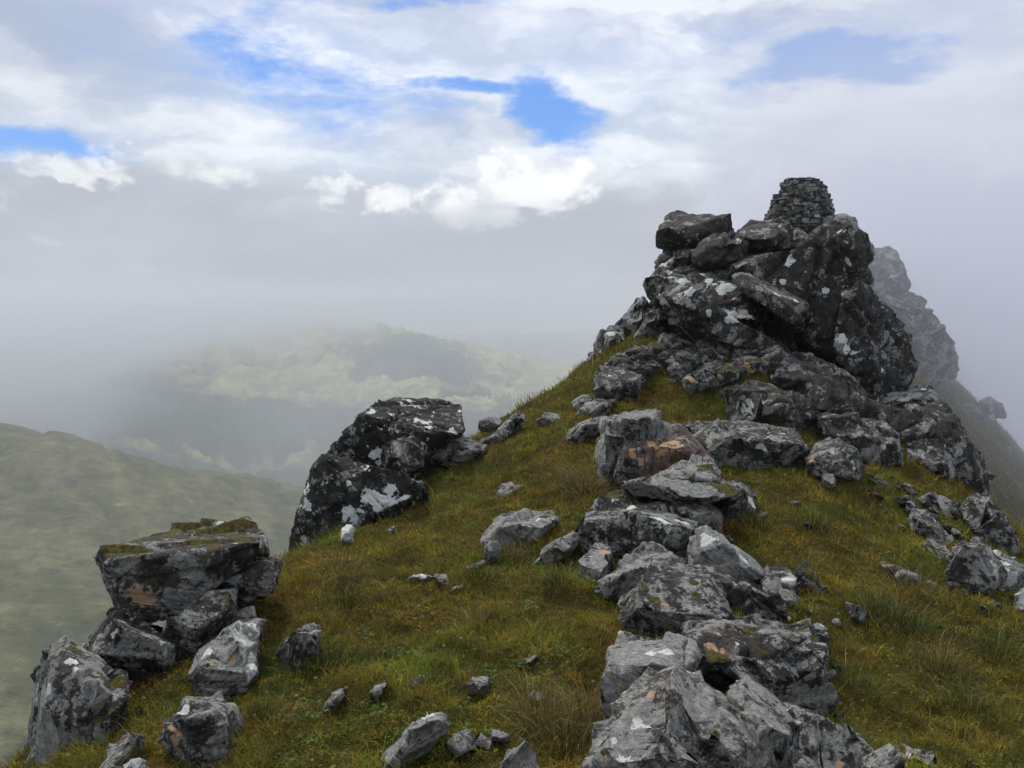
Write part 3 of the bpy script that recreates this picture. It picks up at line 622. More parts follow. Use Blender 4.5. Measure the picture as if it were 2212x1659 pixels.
rock('boulder', 'layered block with a pale shelving top in front of the great slab', 'A', [[(980,1065),(1010,1010),(1062,950),(1170,957),(1290,1012),(1330,1050),(1230,1110),(1190,1180),(1160,1175),(1040,1125)]], 10.9, 1.1, .45, .1, group=G_OUT, embed=.2, facet=.3, tone=.55, pale=.25, spot=.5, strat=1.6)
rock('rock_slab', 'upper part of the long wedge of rock running down right from the layered block', 'A', [(1150,1180),(1200,1092),(1330,1050),(1380,1090),(1450,1150),(1520,1230),(1560,1330),(1480,1350),(1320,1330),(1220,1250)], 10.1, 1.3, .15, .06, bed='steep', facet=.25, group=G_OUT, embed=.2, tone=.42, pale=.1, spot=.5)
rock('rock_slab', 'lower part of the long wedge of rock, ending in the grass of the right slope', 'A', [(1225,1240),(1290,1230),(1420,1262),(1500,1265),(1570,1330),(1640,1470),(1655,1535),(1610,1570),(1540,1560),(1440,1485),(1330,1385),(1240,1335)], 9.4, 1.2, .18, .06, bed='steep', facet=.25, group=G_OUT, embed=.2, tone=.5, pale=.22, spot=.55)
rock('boulder', 'smooth grey wedge shaped boulder resting on the grass shelf below the outcrop', 'A', [(785,1230),(812,1150),(850,1092),(900,1070),(1000,1105),(1162,1182),(1140,1240),(1100,1290),(1050,1300),(960,1282),(860,1255)], 9.85, 1.0, .25, .1, bed='out', group=G_OUT, embed=.2, tone=.75, pale=.22, moss=0, spot=.5, front=[(930,1190,-.25),(1120,1200,-.05)], facet=.6)
rock('rock_slab', 'long low ledge with a pale edge behind the orange stained block', 'A', [[(575,1290),(620,1275),(730,1268),(860,1262),(900,1420),(850,1442),(730,1465),(650,1392),(590,1335)],[(830,1262),(960,1290),(1050,1320),(1070,1297),(1100,1300),(1145,1345),(1182,1400),(1170,1462),(1060,1485),(960,1492),(850,1445)]], None, 1.0, .7, .15, bed='out', group=G_OUT, tone=.66, pale=.3, rust=.1, moss=.2, spot=.7)
rock('boulder', 'white flecked rounded boulder at the right end of the long low ledge', 'A', [(1175,1430),(1220,1372),(1290,1360),(1370,1390),(1400,1430),(1432,1500),(1335,1542),(1240,1512),(1180,1482)], None, .8, .5, group=G_OUT, tone=.7, pale=.35, white=.25, moss=.4, spot=.8)
rock('boulder', 'low broken block right of the blunt nose, partly mossy', 'A', [(1480,1175),(1560,1165),(1660,1130),(1700,1106),(1740,1105),(1800,1160),(1815,1215),(1700,1250),(1550,1262),(1505,1215)], 10.9, 1.0, .4, group=G_OUT, embed=.3, tone=.8, pale=.4, moss=.3, spot=.6)
rock('rock_slab', 'large dark buttress at the foot of the right flank', 'A', [[(1500,1222),(1600,1212),(1700,1232),(1780,1206),(1830,1240),(1900,1300),(1900,1420),(1760,1500),(1600,1400)],[(1760,1300),(1900,1300),(1940,1380),(1985,1450),(2052,1540),(2050,1605),(1960,1655),(1850,1642),(1800,1500)]], 9.9, 1.5, .2, .08, bed='steep', facet=.3, group=G_OUT, embed=.4, tone=.46, pale=.25, moss=.2, spot=.55)
rock('boulder', 'cracked block leaning against the front of the dark buttress', 'A', [(1640,1385),(1700,1370),(1800,1370),(1862,1440),(1882,1600),(1860,1640),(1760,1615),(1655,1530)], 9.5, 1.1, .15, .08, bed='steep', facet=.3, group=G_OUT, embed=.3, tone=.55, pale=.32, moss=.1, spot=.6)
rock('stone', 'pale low stone in the grass below the white flecked boulder', 'A', [(1240,1535),(1280,1512),(1312,1560),(1275,1582),(1245,1570)], None, .35, group=G_RIGHT, tone=1.1, pale=.7)
rock('bedrock', 'dark step of rock between the flank nose and the long wedge', 'A', [(1090,935),(1200,960),(1350,1035),(1500,1165),(1560,1270),(1420,1260),(1300,1150),(1180,1080),(1100,1010)], 11.2, 1.2, .1, .03, bed='steep', group=G_OUT, embed=.3, facet=.2, tone=.4, pale=.1, moss=.1, spot=.5)
rock('bedrock', 'added dark block standing in for the shadow in the gap right of the smooth wedge shaped boulder', 'A', [(1090,1150),(1180,1170),(1260,1260),(1300,1370),(1240,1420),(1130,1330),(1080,1290)], 9.9, .9, .1, .03, bed='steep', group=G_OUT, embed=.3, facet=.3, tone=.38, pale=.1, moss=.1, spot=.5)  # dark filler, its low tone paints in the shadow of this gap
rock('bedrock', 'dark rock joining the low broken block to the buttress', 'A', [(1440,1180),(1520,1190),(1640,1230),(1720,1300),(1700,1400),(1600,1420),(1520,1300)], 10.2, 1.2, .1, .05, bed='steep', group=G_OUT, embed=.3, facet=.3, tone=.42, pale=.15, moss=.3, spot=.5)
rock('rock_slab', 'dark sloping slab on the upper right edge of the buttress', 'A', [(1760,1160),(1810,1170),(1870,1250),(1930,1350),(1900,1400),(1800,1300),(1740,1230)], 10.6, 1.0, .1, .05, bed='steep', group=G_OUT, embed=.3, facet=.3, tone=.5, pale=.2, moss=.2, spot=.5)
rock('boulder', 'rough block in the shade beneath the right end of the tilted slabs', 'A', [(840,880),(950,850),(1090,930),(1080,1000),(960,1010),(850,960)], 11.6, .8, .2, .08, group=G_OUT, embed=.3, facet=.3, tone=.42, pale=.1, moss=.1, rust=.3, spot=.6)
rock('stone', 'brown stained stone in the grass between the smooth wedge boulder and the rubble', 'A', [(740,1130),(790,1100),(850,1090),(840,1130),(780,1150)], None, .4, .4, group=G_OUT, tone=.8, rust=.4, moss=.3)
# left rubble of the outcrop
rb = dict(group='blocks on the left shoulder of the outcrop', facet=.3, tone=.6, pale=.35, moss=.35, spot=.7)
rock('rock_slab', 'upright block standing on the skyline at the far left of the outcrop', 'A', [(145,1005),(150,900),(165,832),(200,828),(215,880),(190,1000)], 13, .8, .1, **rb)
rock('boulder', 'white patched block second from the left on the outcrop skyline', 'A', [(180,960),(200,822),(262,815),(300,830),(290,920),(230,980)], 12.9, .9, .2, **dict(rb, white=.45))
rock('boulder', 'sloping block on the skyline below the rounded bulge', 'A', [(262,815),(300,735),(350,680),(380,672),(420,742),(400,800),(330,870),(270,880)], 13.1, 1.1, .2, **rb)
rock('boulder', 'mossy block beneath the left end of the undercut slab', 'A', [(330,860),(400,760),(430,720),(480,790),(470,862),(400,885)], 12.7, .8, .2, **dict(rb, moss=.7))
rock('boulder', 'grey block beneath the middle of the undercut slab', 'A', [(465,862),(560,848),(640,900),(625,962),(520,975),(455,932)], 12.0, .7, .3, **rb)
rock('boulder', 'angular block beneath the right end of the undercut slab', 'A', [(640,930),(700,885),(765,882),(822,940),(792,1002),(680,992)], 11.9, .7, .3, **rb)
rock('stone', 'tiny pointed stone sticking out at the leftmost tip of the outcrop', 'A', [(108,945),(128,955),(145,935),(148,1000),(125,1012)], 12.8, .2, .1, **rb)
rock('boulder', 'squared grey block at the left foot of the outcrop', 'A', [(145,1020),(230,1010),(300,1025),(375,1032),(382,1080),(360,1142),(240,1152),(150,1160)], None, .9, .35, **dict(rb, moss=.1, pale=.3))
rock('boulder', 'tan crusted boulder at the right end of the rubble', 'A', [(800,975),(850,955),(920,965),(942,1000),(922,1052),(842,1062),(805,1020)], 11.4, .6, .3, **dict(rb, rust=.4, tone=1.0))
rock('boulder', 'brown blotched boulder left of the tan crusted one', 'A', [(600,1002),(680,982),(760,1010),(822,1022),(850,1060),(752,1112),(650,1072)], 11.3, .7, .3, **dict(rb, rust=.3))
rock('stone', 'small orange blotched stone at the lower edge of the rubble', 'A', [(565,1062),(600,1045),(652,1080),(622,1112),(580,1095)], None, .4, .3, **dict(rb, rust=.4, tone=1.1))
rock('stone', 'low mossy stone left of the squared grey block, upper of three', 'A', [(30,1182),(80,1150),(140,1155),(105,1195),(60,1200)], None, .5, .3, **rb)
rock('boulder', 'knobbly lichened stone below the squared grey block, middle of three', 'A', [(60,1250),(90,1190),(180,1160),(252,1165),(205,1222),(110,1245)], None, .6, .4, **rb)
rock('boulder', 'dark low stone in the turf left of the upright lichened block, lowest of three', 'A', [(0,1350),(60,1290),(150,1250),(202,1240),(190,1282),(90,1332),(20,1362)], None, .5, .4, **rb)
rr_ = random.Random(5)
for i in range(125):
    for _ in range(50):
        x, y = rr_.uniform(215, 960), rr_.uniform(850, 1140)
        if y < 1160 - .10 * x + 40 * math.sin(x / 90) - (60 if x > 400 else 0) and y > 1000 - .35 * (x - 160) * (x < 420) - 110 * (x >= 420): break
    s = rr_.uniform(22, 40) if i % 3 else rr_.uniform(48, 78); k = rr_.randint(5, 7); a0 = rr_.uniform(0, 6.28)
    poly = [(x + s * rr_.uniform(.7, 1.25) * math.cos(a0 + j * 6.283 / k), y + s * .52 * rr_.uniform(.7, 1.3) * math.sin(a0 + j * 6.283 / k)) for j in range(k)]
    rock('rubble_stone', 'small angular grey stone in the loose rubble below the undercut slab', 'A', poly, None, None, .4, .3, cat='stone', group='loose rubble below the undercut slab', facet=.3, tone=rr_.uniform(.4, .9), pale=rr_.uniform(.1, .5), rust=rr_.choice([0, 0, 0, .3]), moss=rr_.choice([0, .3, .7]), spot=1.0)

# --- the line of boulders along the crest (frame B)
ln = dict(group=G_LINE, spot=.9, moss=.35, pale=.38, bed='fore', grow=1.08, facet=.3, rough=1.4)
rock('boulder', 'upright white crusted block behind the orange stained block', 'B', [[(298,300),(300,150),(325,60),(425,85),(410,190),(380,325),(345,357),(305,340)],[(325,60),(400,30),(440,20),(545,12),(582,78),(450,105),(360,100)]], None, .7, .3, **dict(ln, white=.15, pale=.6, bed='up'))
rock('boulder', 'square block with an orange and red stained face', 'B', [[(352,385),(390,290),(428,92),(560,75),(665,92),(740,172),(800,242),(842,340),(790,385),(600,345),(420,372)]], None, .9, .55, .12, **dict(ln, rust=.75, tone=1.05, pale=.35, strat=.6))
rock('boulder', 'grey lichened corner block on the right shoulder of the orange stained block', 'B', [(540,345),(600,280),(700,252),(800,248),(835,335),(838,358),(700,352)], 6.55, .7, .5, .1, **dict(ln, embed=0, pale=.6))
rock('rock_slab', 'thin flat slab jutting out under the orange stained block', 'B', [(388,338),(440,325),(530,324),(700,345),(850,357),(908,397),(880,411),(700,402),(560,388),(400,367)], 6.35, .8, .3, .1, **dict(ln, embed=0, pale=.6, white=.1, tone=.9, strat=1.5, notch=1))
rock('boulder', 'low stone with a white knob right of the thin flat slab', 'B', [[(840,332),(900,328),(962,352),(988,400),(1006,442),(980,468),(920,442),(870,392)],[(800,420),(860,410),(930,470),(920,500),(850,480)]], None, .6, .5, **dict(ln, moss=.6))
rock('boulder', 'smooth pinkish brown boulder tucked under the thin flat slab', 'B', [(575,432),(640,395),(740,388),(832,470),(838,522),(800,572),(740,542),(660,482)], 6.35, .7, .35, .25, **dict(ln, rust=.8, tone=1.15, pale=.35, moss=0, notch=1))
rock('boulder', 'mossy rounded back of rock behind the white patched boulder', 'B', [(238,532),(258,450),(330,400),(430,383),(520,400),(545,425),(400,440),(290,500)], 6.5, .7, .5, **dict(ln, moss=.9, embed=.1))
rock('boulder', 'large rounded boulder with big white lichen patches on its brow', 'B', [[(205,652),(210,572),(262,550),(280,480),(400,427),(480,500),(480,640),(330,645),(230,668)],[(390,427),(560,430),(680,490),(732,542),(725,605),(690,682),(560,662),(420,632)]], 5.9, 1.0, .6, .15, **dict(ln, tone=.85, white=.25, pale=.35, rust=.15))
rock('boulder', 'small rusty knuckle of rock at the left of the crest line', 'B', [[(195,722),(210,682),(272,650),(340,632),(350,690),(300,780),(260,798),(212,762)]], None, .5, .4, **dict(ln, rust=.4, white=.1))
rock('rock_slab', 'leaning grooved slab in the crest line left of the pale triangle', 'B', [(333,852),(350,780),(420,692),(475,630),(560,640),(662,660),(702,702),(690,745),(540,735),(460,795),(400,842)], None, .7, .4, .15, **dict(ln, bed='up', pale=.55, moss=.2))
rock('rock_slab', 'pale pointed triangular slab sticking up from the crest line', 'B', [(698,735),(710,640),(740,545),(790,562),(900,632),(1012,722),(962,762),(850,732)], 5.45, .45, .25, .08, **dict(ln, embed=.1, pale=.9, white=.2, tone=1.35, moss=0, bed='wed', notch=2))
rock('rock_slab', 'smooth dark triangular slab leaning below the pale pointed one', 'B', [(772,690),(850,722),(950,772),(1082,852),(1185,945),(1160,985),(960,995),(860,952),(820,855)], 5.1, .6, .35, .08, **dict(ln, embed=.2, pale=.2, tone=.75, strat=.6, bed='wed', notch=2))
rock('boulder', 'dark knobbly boulder with yellow moss cushions left of the dark triangular slab', 'B', [(450,825),(470,770),(540,725),(640,740),(782,738),(822,850),(862,902),(830,962),(700,1002),(540,1028),(490,1002),(452,922)], None, .8, .35, .15, **dict(ln, tone=.8, moss=.3, spot=1.2))
rock('boulder', 'rough backing block behind the lower end of the dark triangular slab', 'B', [(1030,742),(1070,710),(1130,740),(1162,790),(1216,862),(1228,945),(1185,940),(1090,855),(1020,795)], 5.4, .7, .4, **dict(ln, tone=.7, moss=.5))
rock('stone', 'loose white quartz stone lying on the rough backing block', 'B', [(1114,772),(1140,745),(1170,752),(1187,778),(1185,802),(1150,816),(1120,802)], 5.2, .12, .3, .3, cat='stone', embed=0, tone=4.5, pale=1.0, white=.5, moss=0, spot=1.0, bed='fore', strat=.2, group=None)
rock('rock_slab', 'upright slab with a yellow moss stripe standing in the grass right of the crest line', 'B', [(1188,702),(1205,690),(1235,702),(1312,800),(1308,825),(1240,825),(1192,792)], None, .2, .25, .05, **dict(ln, tone=.7, moss=.3, pale=.2, bed='up'))
rock('boulder', 'big square block with a mossy rim and an overhanging dark right face', 'B', [[(690,1040),(720,975),(850,950),(962,985),(1010,1000),(1040,1160),(980,1110),(850,1065),(720,1062)],[(1000,990),(1090,992),(1190,990),(1302,1040),(1342,1070),(1330,1112),(1305,1200),(1310,1262),(1300,1402),(1150,1372),(1040,1292),(1030,1160)]], None, 1.0, .35, .12, **dict(ln, tone=.75, rust=.35, moss=.35, pale=.35))
rock('boulder', 'white and green crusted block behind the front boulder', 'B', [(340,1092),(380,1073),(500,1070),(620,1045),(692,1035),(718,1090),(692,1182),(640,1212),(540,1242),(430,1310),(350,1425),(342,1252)], None, .8, .3, .12, **dict(ln, notch=4, rough=1.3, facet=.4, pale=.75, white=.2, tone=1.1, moss=0))
rock('boulder', 'dark block with a tan topped ledge between the front boulder and the big square block', 'B', [(700,1085),(722,1066),(765,1064),(880,1100),(982,1130),(1042,1150),(1042,1232),(930,1265),(800,1212),(690,1195)], 4.05, .7, .5, .12, **dict(ln, tone=.7, moss=.3))
rock('boulder', 'large front boulder speckled with black dots, at the bottom of the picture', 'B', [[(262,1592),(290,1530),(370,1420),(452,1310),(562,1230),(602,1210),(690,1216),(720,1400),(700,1720),(280,1720)],[(640,1240),(780,1228),(860,1282),(940,1352),(962,1420),(960,1500),(940,1720),(660,1720)],[(420,1500),(560,1330),(700,1310),(760,1420),(720,1700),(420,1700)]], 2.62, .75, .4, .2, **dict(ln, tone=1.15, pale=.5, rust=.1, moss=.1, spot=1.35, vox=.010, notch=5, rough=1.5, facet=.5))
rock('boulder', 'narrow boulder bearing a grey tuft of lichen right of the front boulder', 'B', [(890,1290),(962,1235),(1022,1282),(1102,1352),(1162,1452),(1182,1562),(1170,1720),(960,1720),(970,1400)], 2.75, .6, .35, .15, **dict(ln, notch=4, rough=1.4, facet=.5, tone=.9, pale=.5, bed='up', vox=.011))
rock('boulder', 'long smooth grey boulder at the bottom right of the crest line', 'B', [(1112,1362),(1242,1405),(1342,1430),(1442,1490),(1562,1582),(1650,1700),(1250,1720),(1230,1562),(1180,1452)], 2.8, .55, .5, .15, **dict(ln, notch=2, rough=1.6, facet=.6, seed=991, tone=1.0, pale=.5, vox=.011))
rock('stone', 'small orange topped stone at the bottom edge between the narrow and the long boulder', 'B', [(1160,1600),(1200,1572),(1252,1582),(1292,1626),(1290,1700),(1160,1700)], 2.62, .3, .4, **dict(ln, rust=.2, moss=.3, tone=1.1))
lnp = [(1250,1600),(1340,1330),(1330,1180),(1230,960),(1010,760),(880,560),(700,640),(330,860),(300,700),(200,640),(300,330),(850,440),(960,480),(1180,470),(560,450),(640,1240),(450,1060),(860,1290),(1060,1200),(1250,1000),(700,1220)]
for i in range(64):
    bx, by = lnp[i % len(lnp)]; x, y = bx + rr_.gauss(0, 45), by + rr_.gauss(0, 32); s = rr_.uniform(12, 30) * (1 + .5 * (y > 1000)); k = rr_.randint(5, 7); a0 = rr_.uniform(0, 6.28)
    poly = [(x + s * rr_.uniform(.7, 1.25) * math.cos(a0 + j * 6.283 / k), y + s * .6 * rr_.uniform(.7, 1.3) * math.sin(a0 + j * 6.283 / k)) for j in range(k)]
    rock('rubble_stone', 'small broken grey stone sunk in the turf among the boulders of the crest line', 'B', poly, None, None, .4, .2, cat='stone', group='small stones among the crest boulders', facet=.3, notch=2, tone=rr_.uniform(.5, 1.0), pale=rr_.uniform(.2, .5), rust=rr_.choice([0, 0, .3]), moss=rr_.choice([0, .4]), spot=1.0)
flk = [(1680,420),(1820,470),(1880,540),(2000,600),(1740,520),(1600,380),(1950,800),(2080,860),(1880,760),(1500,300),(1560,330),(2100,560),(2180,760)]
for i in range(52):
    bx, by = flk[i % len(flk)]; x, y = bx + rr_.gauss(0, 55), by + rr_.gauss(0, 40); s = rr_.uniform(14, 42); k = rr_.randint(5, 7); a0 = rr_.uniform(0, 6.28)
    poly = [(x + s * rr_.uniform(.7, 1.25) * math.cos(a0 + j * 6.283 / k) + .3 * s * math.sin(a0 + j), y + s * .6 * rr_.uniform(.7, 1.3) * math.sin(a0 + j * 6.283 / k) + .35 * s * math.cos(a0 + j * 6.283 / k)) for j in range(k)]
    rock('rubble_stone', 'broken dark stone in the rocky ground below the buttress on the right flank', 'B', poly, None, None, .3, .2, cat='stone', group='broken stones on the right flank', facet=.3, notch=2, tone=rr_.uniform(.4, .85), pale=rr_.uniform(.1, .45), rust=0, moss=rr_.choice([0, .3, .6]), spot=.8)
# right slope
rs = dict(group=G_RIGHT, spot=.8, moss=.25, pale=.4, bed='out', grow=1.12, facet=.3)
rock('stone', 'low white topped stone in the turf at the bottom right of the picture', 'B', [(1640,1545),(1690,1528),(1762,1560),(1832,1602),(1832,1660),(1680,1642),(1650,1575)], None, .4, .5, **rs)
rock('rock_slab', 'long narrow slab pointing down the right slope', 'B', [(1688,450),(1742,460),(1832,540),(1892,602),(1840,607),(1740,572),(1690,502)], None, .5, .5, **rs)
rock('boulder', 'steep grey block with a white streak at the right edge of the ridge', 'B', [(1930,465),(1960,410),(2042,410),(2112,502),(2172,612),(2160,652),(2082,632),(1992,562)], None, .9, .4, **dict(rs, tone=.75))
rock('rock_slab', 'low rough ledge below the dark buttress', 'B', [(1700,382),(1832,400),(1932,440),(1930,492),(1850,492),(1750,442)], None, .7, .6, **rs)
rock('boulder', 'bulky grey block above the white lichened one', 'B', [(1898,645),(1950,610),(2042,640),(2092,692),(2100,782),(2062,822),(1960,782),(1905,712)], None, .8, .4, **dict(rs, tone=.75))
rock('boulder', 'white lichened boulder cut by the right edge of the picture', 'B', [(2038,702),(2100,655),(2152,680),(2232,762),(2250,832),(2130,835),(2060,802)], None, .7, .4, **dict(rs, white=.6, pale=.6))
rock('stone', 'bright white stone low on the right edge of the picture', 'B', [(2165,852),(2212,820),(2262,860),(2245,902),(2180,892)], None, .3, .4, **dict(rs, tone=3.5, pale=1, white=.6))
rock('rock_slab', 'thin flat slab lying flush in the grass of the right slope', 'B', [(1563,695),(1602,700),(1722,755),(1737,787),(1690,792),(1620,742)], None, .35, .9, .05, **dict(rs, tone=1.0))
rock('stone', 'small grey stone showing through the grass near the pale tussocks', 'B', [(1393,870),(1440,880),(1502,932),(1492,962),(1432,925)], None, .25, .8, .1, **rs)
rock('rock_slab', 'pinkish slab beneath the long narrow slab', 'B', [(1758,612),(1852,602),(1892,682),(1882,704),(1802,655)], None, .5, .5, **dict(rs, rust=.3, tone=1.1))

# --- left edge (frame C)
lf = dict(group=G_LEFT, spot=.9, moss=.4, pale=.35, bed='left', grow=1.05)
rock('boulder', 'big overhanging moss topped boulder balanced on the left edge', 'C', [[(412,852),(425,762),(500,717,.35),(560,692,.6),(700,652,.8),(870,622,.9),(1000,606,.9),(1058,622,.8),(1070,668,.35),(1096,700,.15),(1102,745),(1075,775),(1000,830),(900,905),(840,955),(760,1002),(640,1045),(545,1045),(535,975),(490,942),(430,892)]], 4.55, .75, .2, .1, front=[(520,770,-.12),(760,740,-.05),(1000,690,.1),(1040,700,.05),(620,900,-.1),(800,860,-.05)], **dict(lf, embed=0, moss=.75, tone=.85, pale=.3, rust=.15, vox=.013))
rock('rock_slab', 'tilted slab on which the overhanging boulder leans', 'C', [(690,1092),(720,1032),(820,952),(900,890),(1000,862),(1012,905),(980,972),(900,1052),(845,1105),(740,1138),(700,1122)], 4.3, .7, .5, .1, **dict(lf, tone=.85, pale=.4))
rock('stone', 'low ledge with a bright white patch running into the grass behind the overhanging boulder', 'C', [(945,855),(1050,792),(1152,760),(1212,790),(1192,832),(1100,858),(1000,902)], 4.75, .5, .5, .1, **dict(lf, rust=.2))
rock('boulder', 'low boulder with white lichen beneath the overhanging boulder', 'C', [[(380,1142),(430,1072),(482,1010),(542,980),(562,1042),(560,1120),(450,1170)],[(430,1160),(560,1050),(640,1062),(692,1102),(712,1152),(600,1182),(502,1202)]], 4.2, .8, .4, .15, **dict(lf, white=.15, tone=.8))
rock('boulder', 'tall pillar like rock face at the bottom left corner of the picture', 'C', [[(130,1760),(130,1350),(200,1232),(300,1240),(330,1760)],[(200,1240),(232,1160),(320,1132),(402,1160),(432,1202),(442,1292),(402,1402),(442,1552),(470,1760),(220,1760)]], 3.55, .9, .2, .1, **dict(lf, tone=.8, rust=.2, moss=.25, pale=.5, bed='up', embed=0, vox=.011))
rock('boulder', 'rounded grey boulder with a white top leaning in the left gully', 'C', [(800,1252),(850,1182),(950,1102),(1080,1030),(1092,1062),(1042,1182),(1042,1262),(962,1372),(850,1375),(812,1302)], 3.85, .6, .5, .15, **dict(lf, moss=0, pale=.5, white=.1))
rock('boulder', 'blocky reddish boulder with white corners near the bottom left', 'C', [(710,1472),(760,1432),(870,1372),(952,1360),(982,1392),(987,1472),(962,1562),(872,1625),(742,1622),(720,1562)], None, .6, .4, .15, **dict(lf, moss=0, rust=.5, pale=.45, tone=.95))
rock('stone', 'small mossy block at the bottom between the pillar and the reddish boulder', 'C', [(430,1690),(500,1542),(552,1512),(580,1562),(620,1640),(600,1700)], 2.98, .5, .3, **dict(lf, moss=.6, pale=.6))
rock('boulder', 'added dark block standing in for the shade in the hollow under the overhanging boulder', 'C', [(420,1190),(560,1130),(700,1120),(860,1120),(880,1190),(820,1270),(640,1290),(480,1280)], 4.25, .6, .1, .05, **dict(lf, tone=.55, moss=.2))  # added dark block, the shade of the hollow is put into its tone
rock('boulder', 'sloping shelf of rock between the tall pillar and the gully moss', 'C', [(400,1240),(480,1250),(560,1300),(500,1420),(460,1560),(420,1620),(380,1400)], 3.5, .6, .3, .1, **dict(lf, tone=.7, moss=.6))
rock('stone', 'small dark stone wedged above the rounded white topped boulder', 'C', [(860,1135),(870,1095),(932,1100),(935,1165),(872,1175)], 4.3, .3, .3, **dict(lf, tone=.7))
rock('stone', 'bright white stone cut by the bottom edge of the picture', 'C', [(525,1645),(560,1625),(607,1650),(610,1700),(525,1700)], 2.9, .15, .3, cat='stone', tone=4.0, pale=1.0, white=.6, moss=0, spot=1, bed='left')
rock('rock_slab', 'dark flat topped crag on the skyline left of centre', 'C', [(1410,355),(1500,240),(1530,182),(1582,120),(1642,125),(1782,135),(1945,180),(1947,240),(1882,292),(1702,390),(1560,395)], 9.3, 1.2, .1, .05, facet=.2, notch=1, **dict(lf, tone=.42, pale=.12, white=.35, moss=.3, bed='wed', embed=.3))
rock('rock_slab', 'big leaning slab with white lichen streaks below the flat topped crag', 'C', [(1235,692),(1233,640),(1280,542),(1350,400),(1382,365),(1422,382),(1530,375),(1702,400),(1787,482),(1722,535),(1580,602),(1480,702),(1300,765),(1260,755)], 8.0, 1.0, .12, .03, **dict(lf, tone=.46, pale=.15, white=.3, moss=.0, bed='wed', notch=1, facet=.15, embed=.3))
rock('boulder', 'grey rounded block between the flat topped crag and the grass', 'C', [(1635,315),(1690,250),(1762,255),(1812,292),(1782,352),(1702,390),(1645,355)], 8.8, .7, .35, **dict(lf, tone=.8, pale=.3, moss=.1, bed='wed'))
rock('boulder', 'pale knobbly rock right of the grey rounded block', 'C', [(1815,345),(1850,290),(1932,258),(1996,262),(2062,300),(1992,345),(1900,375)], None, .7, .4, **dict(lf, tone=.85, pale=.45))
# --- stones in the central turf (frame D)
tf = dict(group=G_TURF, spot=1.1, moss=.15, pale=.5, bed='wed')
rock('rock_slab', 'long pale grey slab lying up the slope on the left skyline', 'D', [(860,212),(960,122),(1090,5),(1122,20),(1117,67),(1002,152),(960,192),(882,222)], 10.1, .5, .5, .05, **dict(tf, tone=1.0, pale=.3, facet=.4, moss=0))
rock('stone', 'small dark stone on the skyline between the flat topped crag and the long pale slab', 'D', [(900,70),(922,52),(982,45),(1012,58),(990,80),(912,85)], None, .3, .3, **tf)
rock('boulder', 'broad smooth grey boulder in the middle of the grass slope', 'D', [(940,572),(1000,520),(1100,487),(1202,490),(1265,502),(1202,562),(1160,622),(1100,637),(1020,642),(950,602)], None, .6, .6, .12, **dict(tf, tone=1.1, pale=.6, facet=.4, moss=0))
rock('stone', 'dark moss capped stone at the left foot of the broad grey boulder', 'D', [(923,645),(950,592),(1012,632),(1002,682),(950,702)], None, .3, .4, **dict(tf, tone=.7, moss=.5))
rock('stone', 'long black spotted stone between the broad grey boulder and the crest line', 'D', [(1133,722),(1200,660),(1282,600),(1350,573),(1372,590),(1302,660),(1222,712),(1160,737)], None, .35, .5, **dict(tf, pale=.65))
rock('stone', 'small square stone alone in the upper grass slope', 'D', [(990,432),(1000,362),(1030,352),(1062,370),(1112,358),(1110,382),(1042,412)], None, .3, .3, **tf)
rock('stone', 'cream coloured stone lying flat in the grass', 'D', [(583,782),(620,762),(662,760),(692,777),(650,792)], None, .15, .6, .2, **dict(tf, tone=3.8, pale=1.0, white=.1, spot=1.5, moss=0))
rock('stone', 'grey flat stone touching the cream coloured stone', 'D', [(690,777),(742,774),(777,800),(740,807)], None, .15, .6, .1, **tf)
rock('stone', 'thin flat stone between the cream stone and the moss capped stone', 'D', [(808,757),(870,722),(942,703),(932,730),(852,757)], None, .15, .8, .1, **tf)
rock('stone', 'small flat stone in the dark grass just right of the thin flat one', 'D', [(765,845),(800,820),(850,800),(840,818),(790,848)], None, .12, .8, .1, **tf)
rock('boulder', 'half hidden dark stone with a mossy top left of the centre foreground', 'D', [(3,1112),(60,1042),(110,1000),(152,990),(182,1050),(142,1092),(60,1142),(20,1232)], None, .4, .5, .1, **dict(tf, tone=.85, moss=.5))
rock('stone', 'thin splinter of brown stone poking out of the turf', 'D', [(185,1412),(200,1360),(250,1302),(277,1290),(272,1342),(220,1392)], None, .15, .4, **dict(tf, rust=.5, tone=1.1))
rock('stone', 'small white crusted stone right of the brown splinter', 'D', [(403,1312),(430,1282),(492,1250),(462,1312),(420,1347)], None, .2, .4, **dict(tf, white=.3))
rock('stone', 'smooth blue grey oval stone in the lower grass', 'D', [(583,1272),(602,1250),(632,1236),(655,1240),(642,1280),(602,1292)], None, .15, .5, .15, **dict(tf, tone=1.0, pale=0, facet=.2, strat=.2, spot=.3))
rock('stone', 'purplish white speckled stone in the lower grass', 'D', [(848,1282),(880,1250),(912,1236),(942,1242),(947,1292),(880,1312)], None, .2, .4, **dict(tf, white=.35))
rock('stone', 'small dark pointed stone beside the big lower tussock', 'D', [(1128,1345),(1160,1303),(1202,1322),(1192,1362),(1140,1365)], None, .2, .3, **tf)
rock('rock_slab', 'long pale crusted stone leaning out of the turf at the bottom centre', 'D', [(455,1665),(500,1580),(560,1520),(622,1450),(692,1403),(727,1420),(735,1472),(690,1502),(600,1552),(520,1625),(490,1662)], None, .35, .5, .12, **dict(tf, tone=1.25, pale=.85, white=.1))
rock('stone', 'white spotted stone right of the long pale crusted one', 'D', [(768,1562),(800,1500),(840,1478),(882,1490),(882,1542),(832,1602),(790,1587)], None, .25, .3, **dict(tf, white=.3, pale=.6))
rock('stone', 'curved grey stone in the middle of three at the bottom centre', 'D', [(888,1500),(940,1498),(962,1552),(932,1582),(895,1545)], None, .2, .3, **tf)
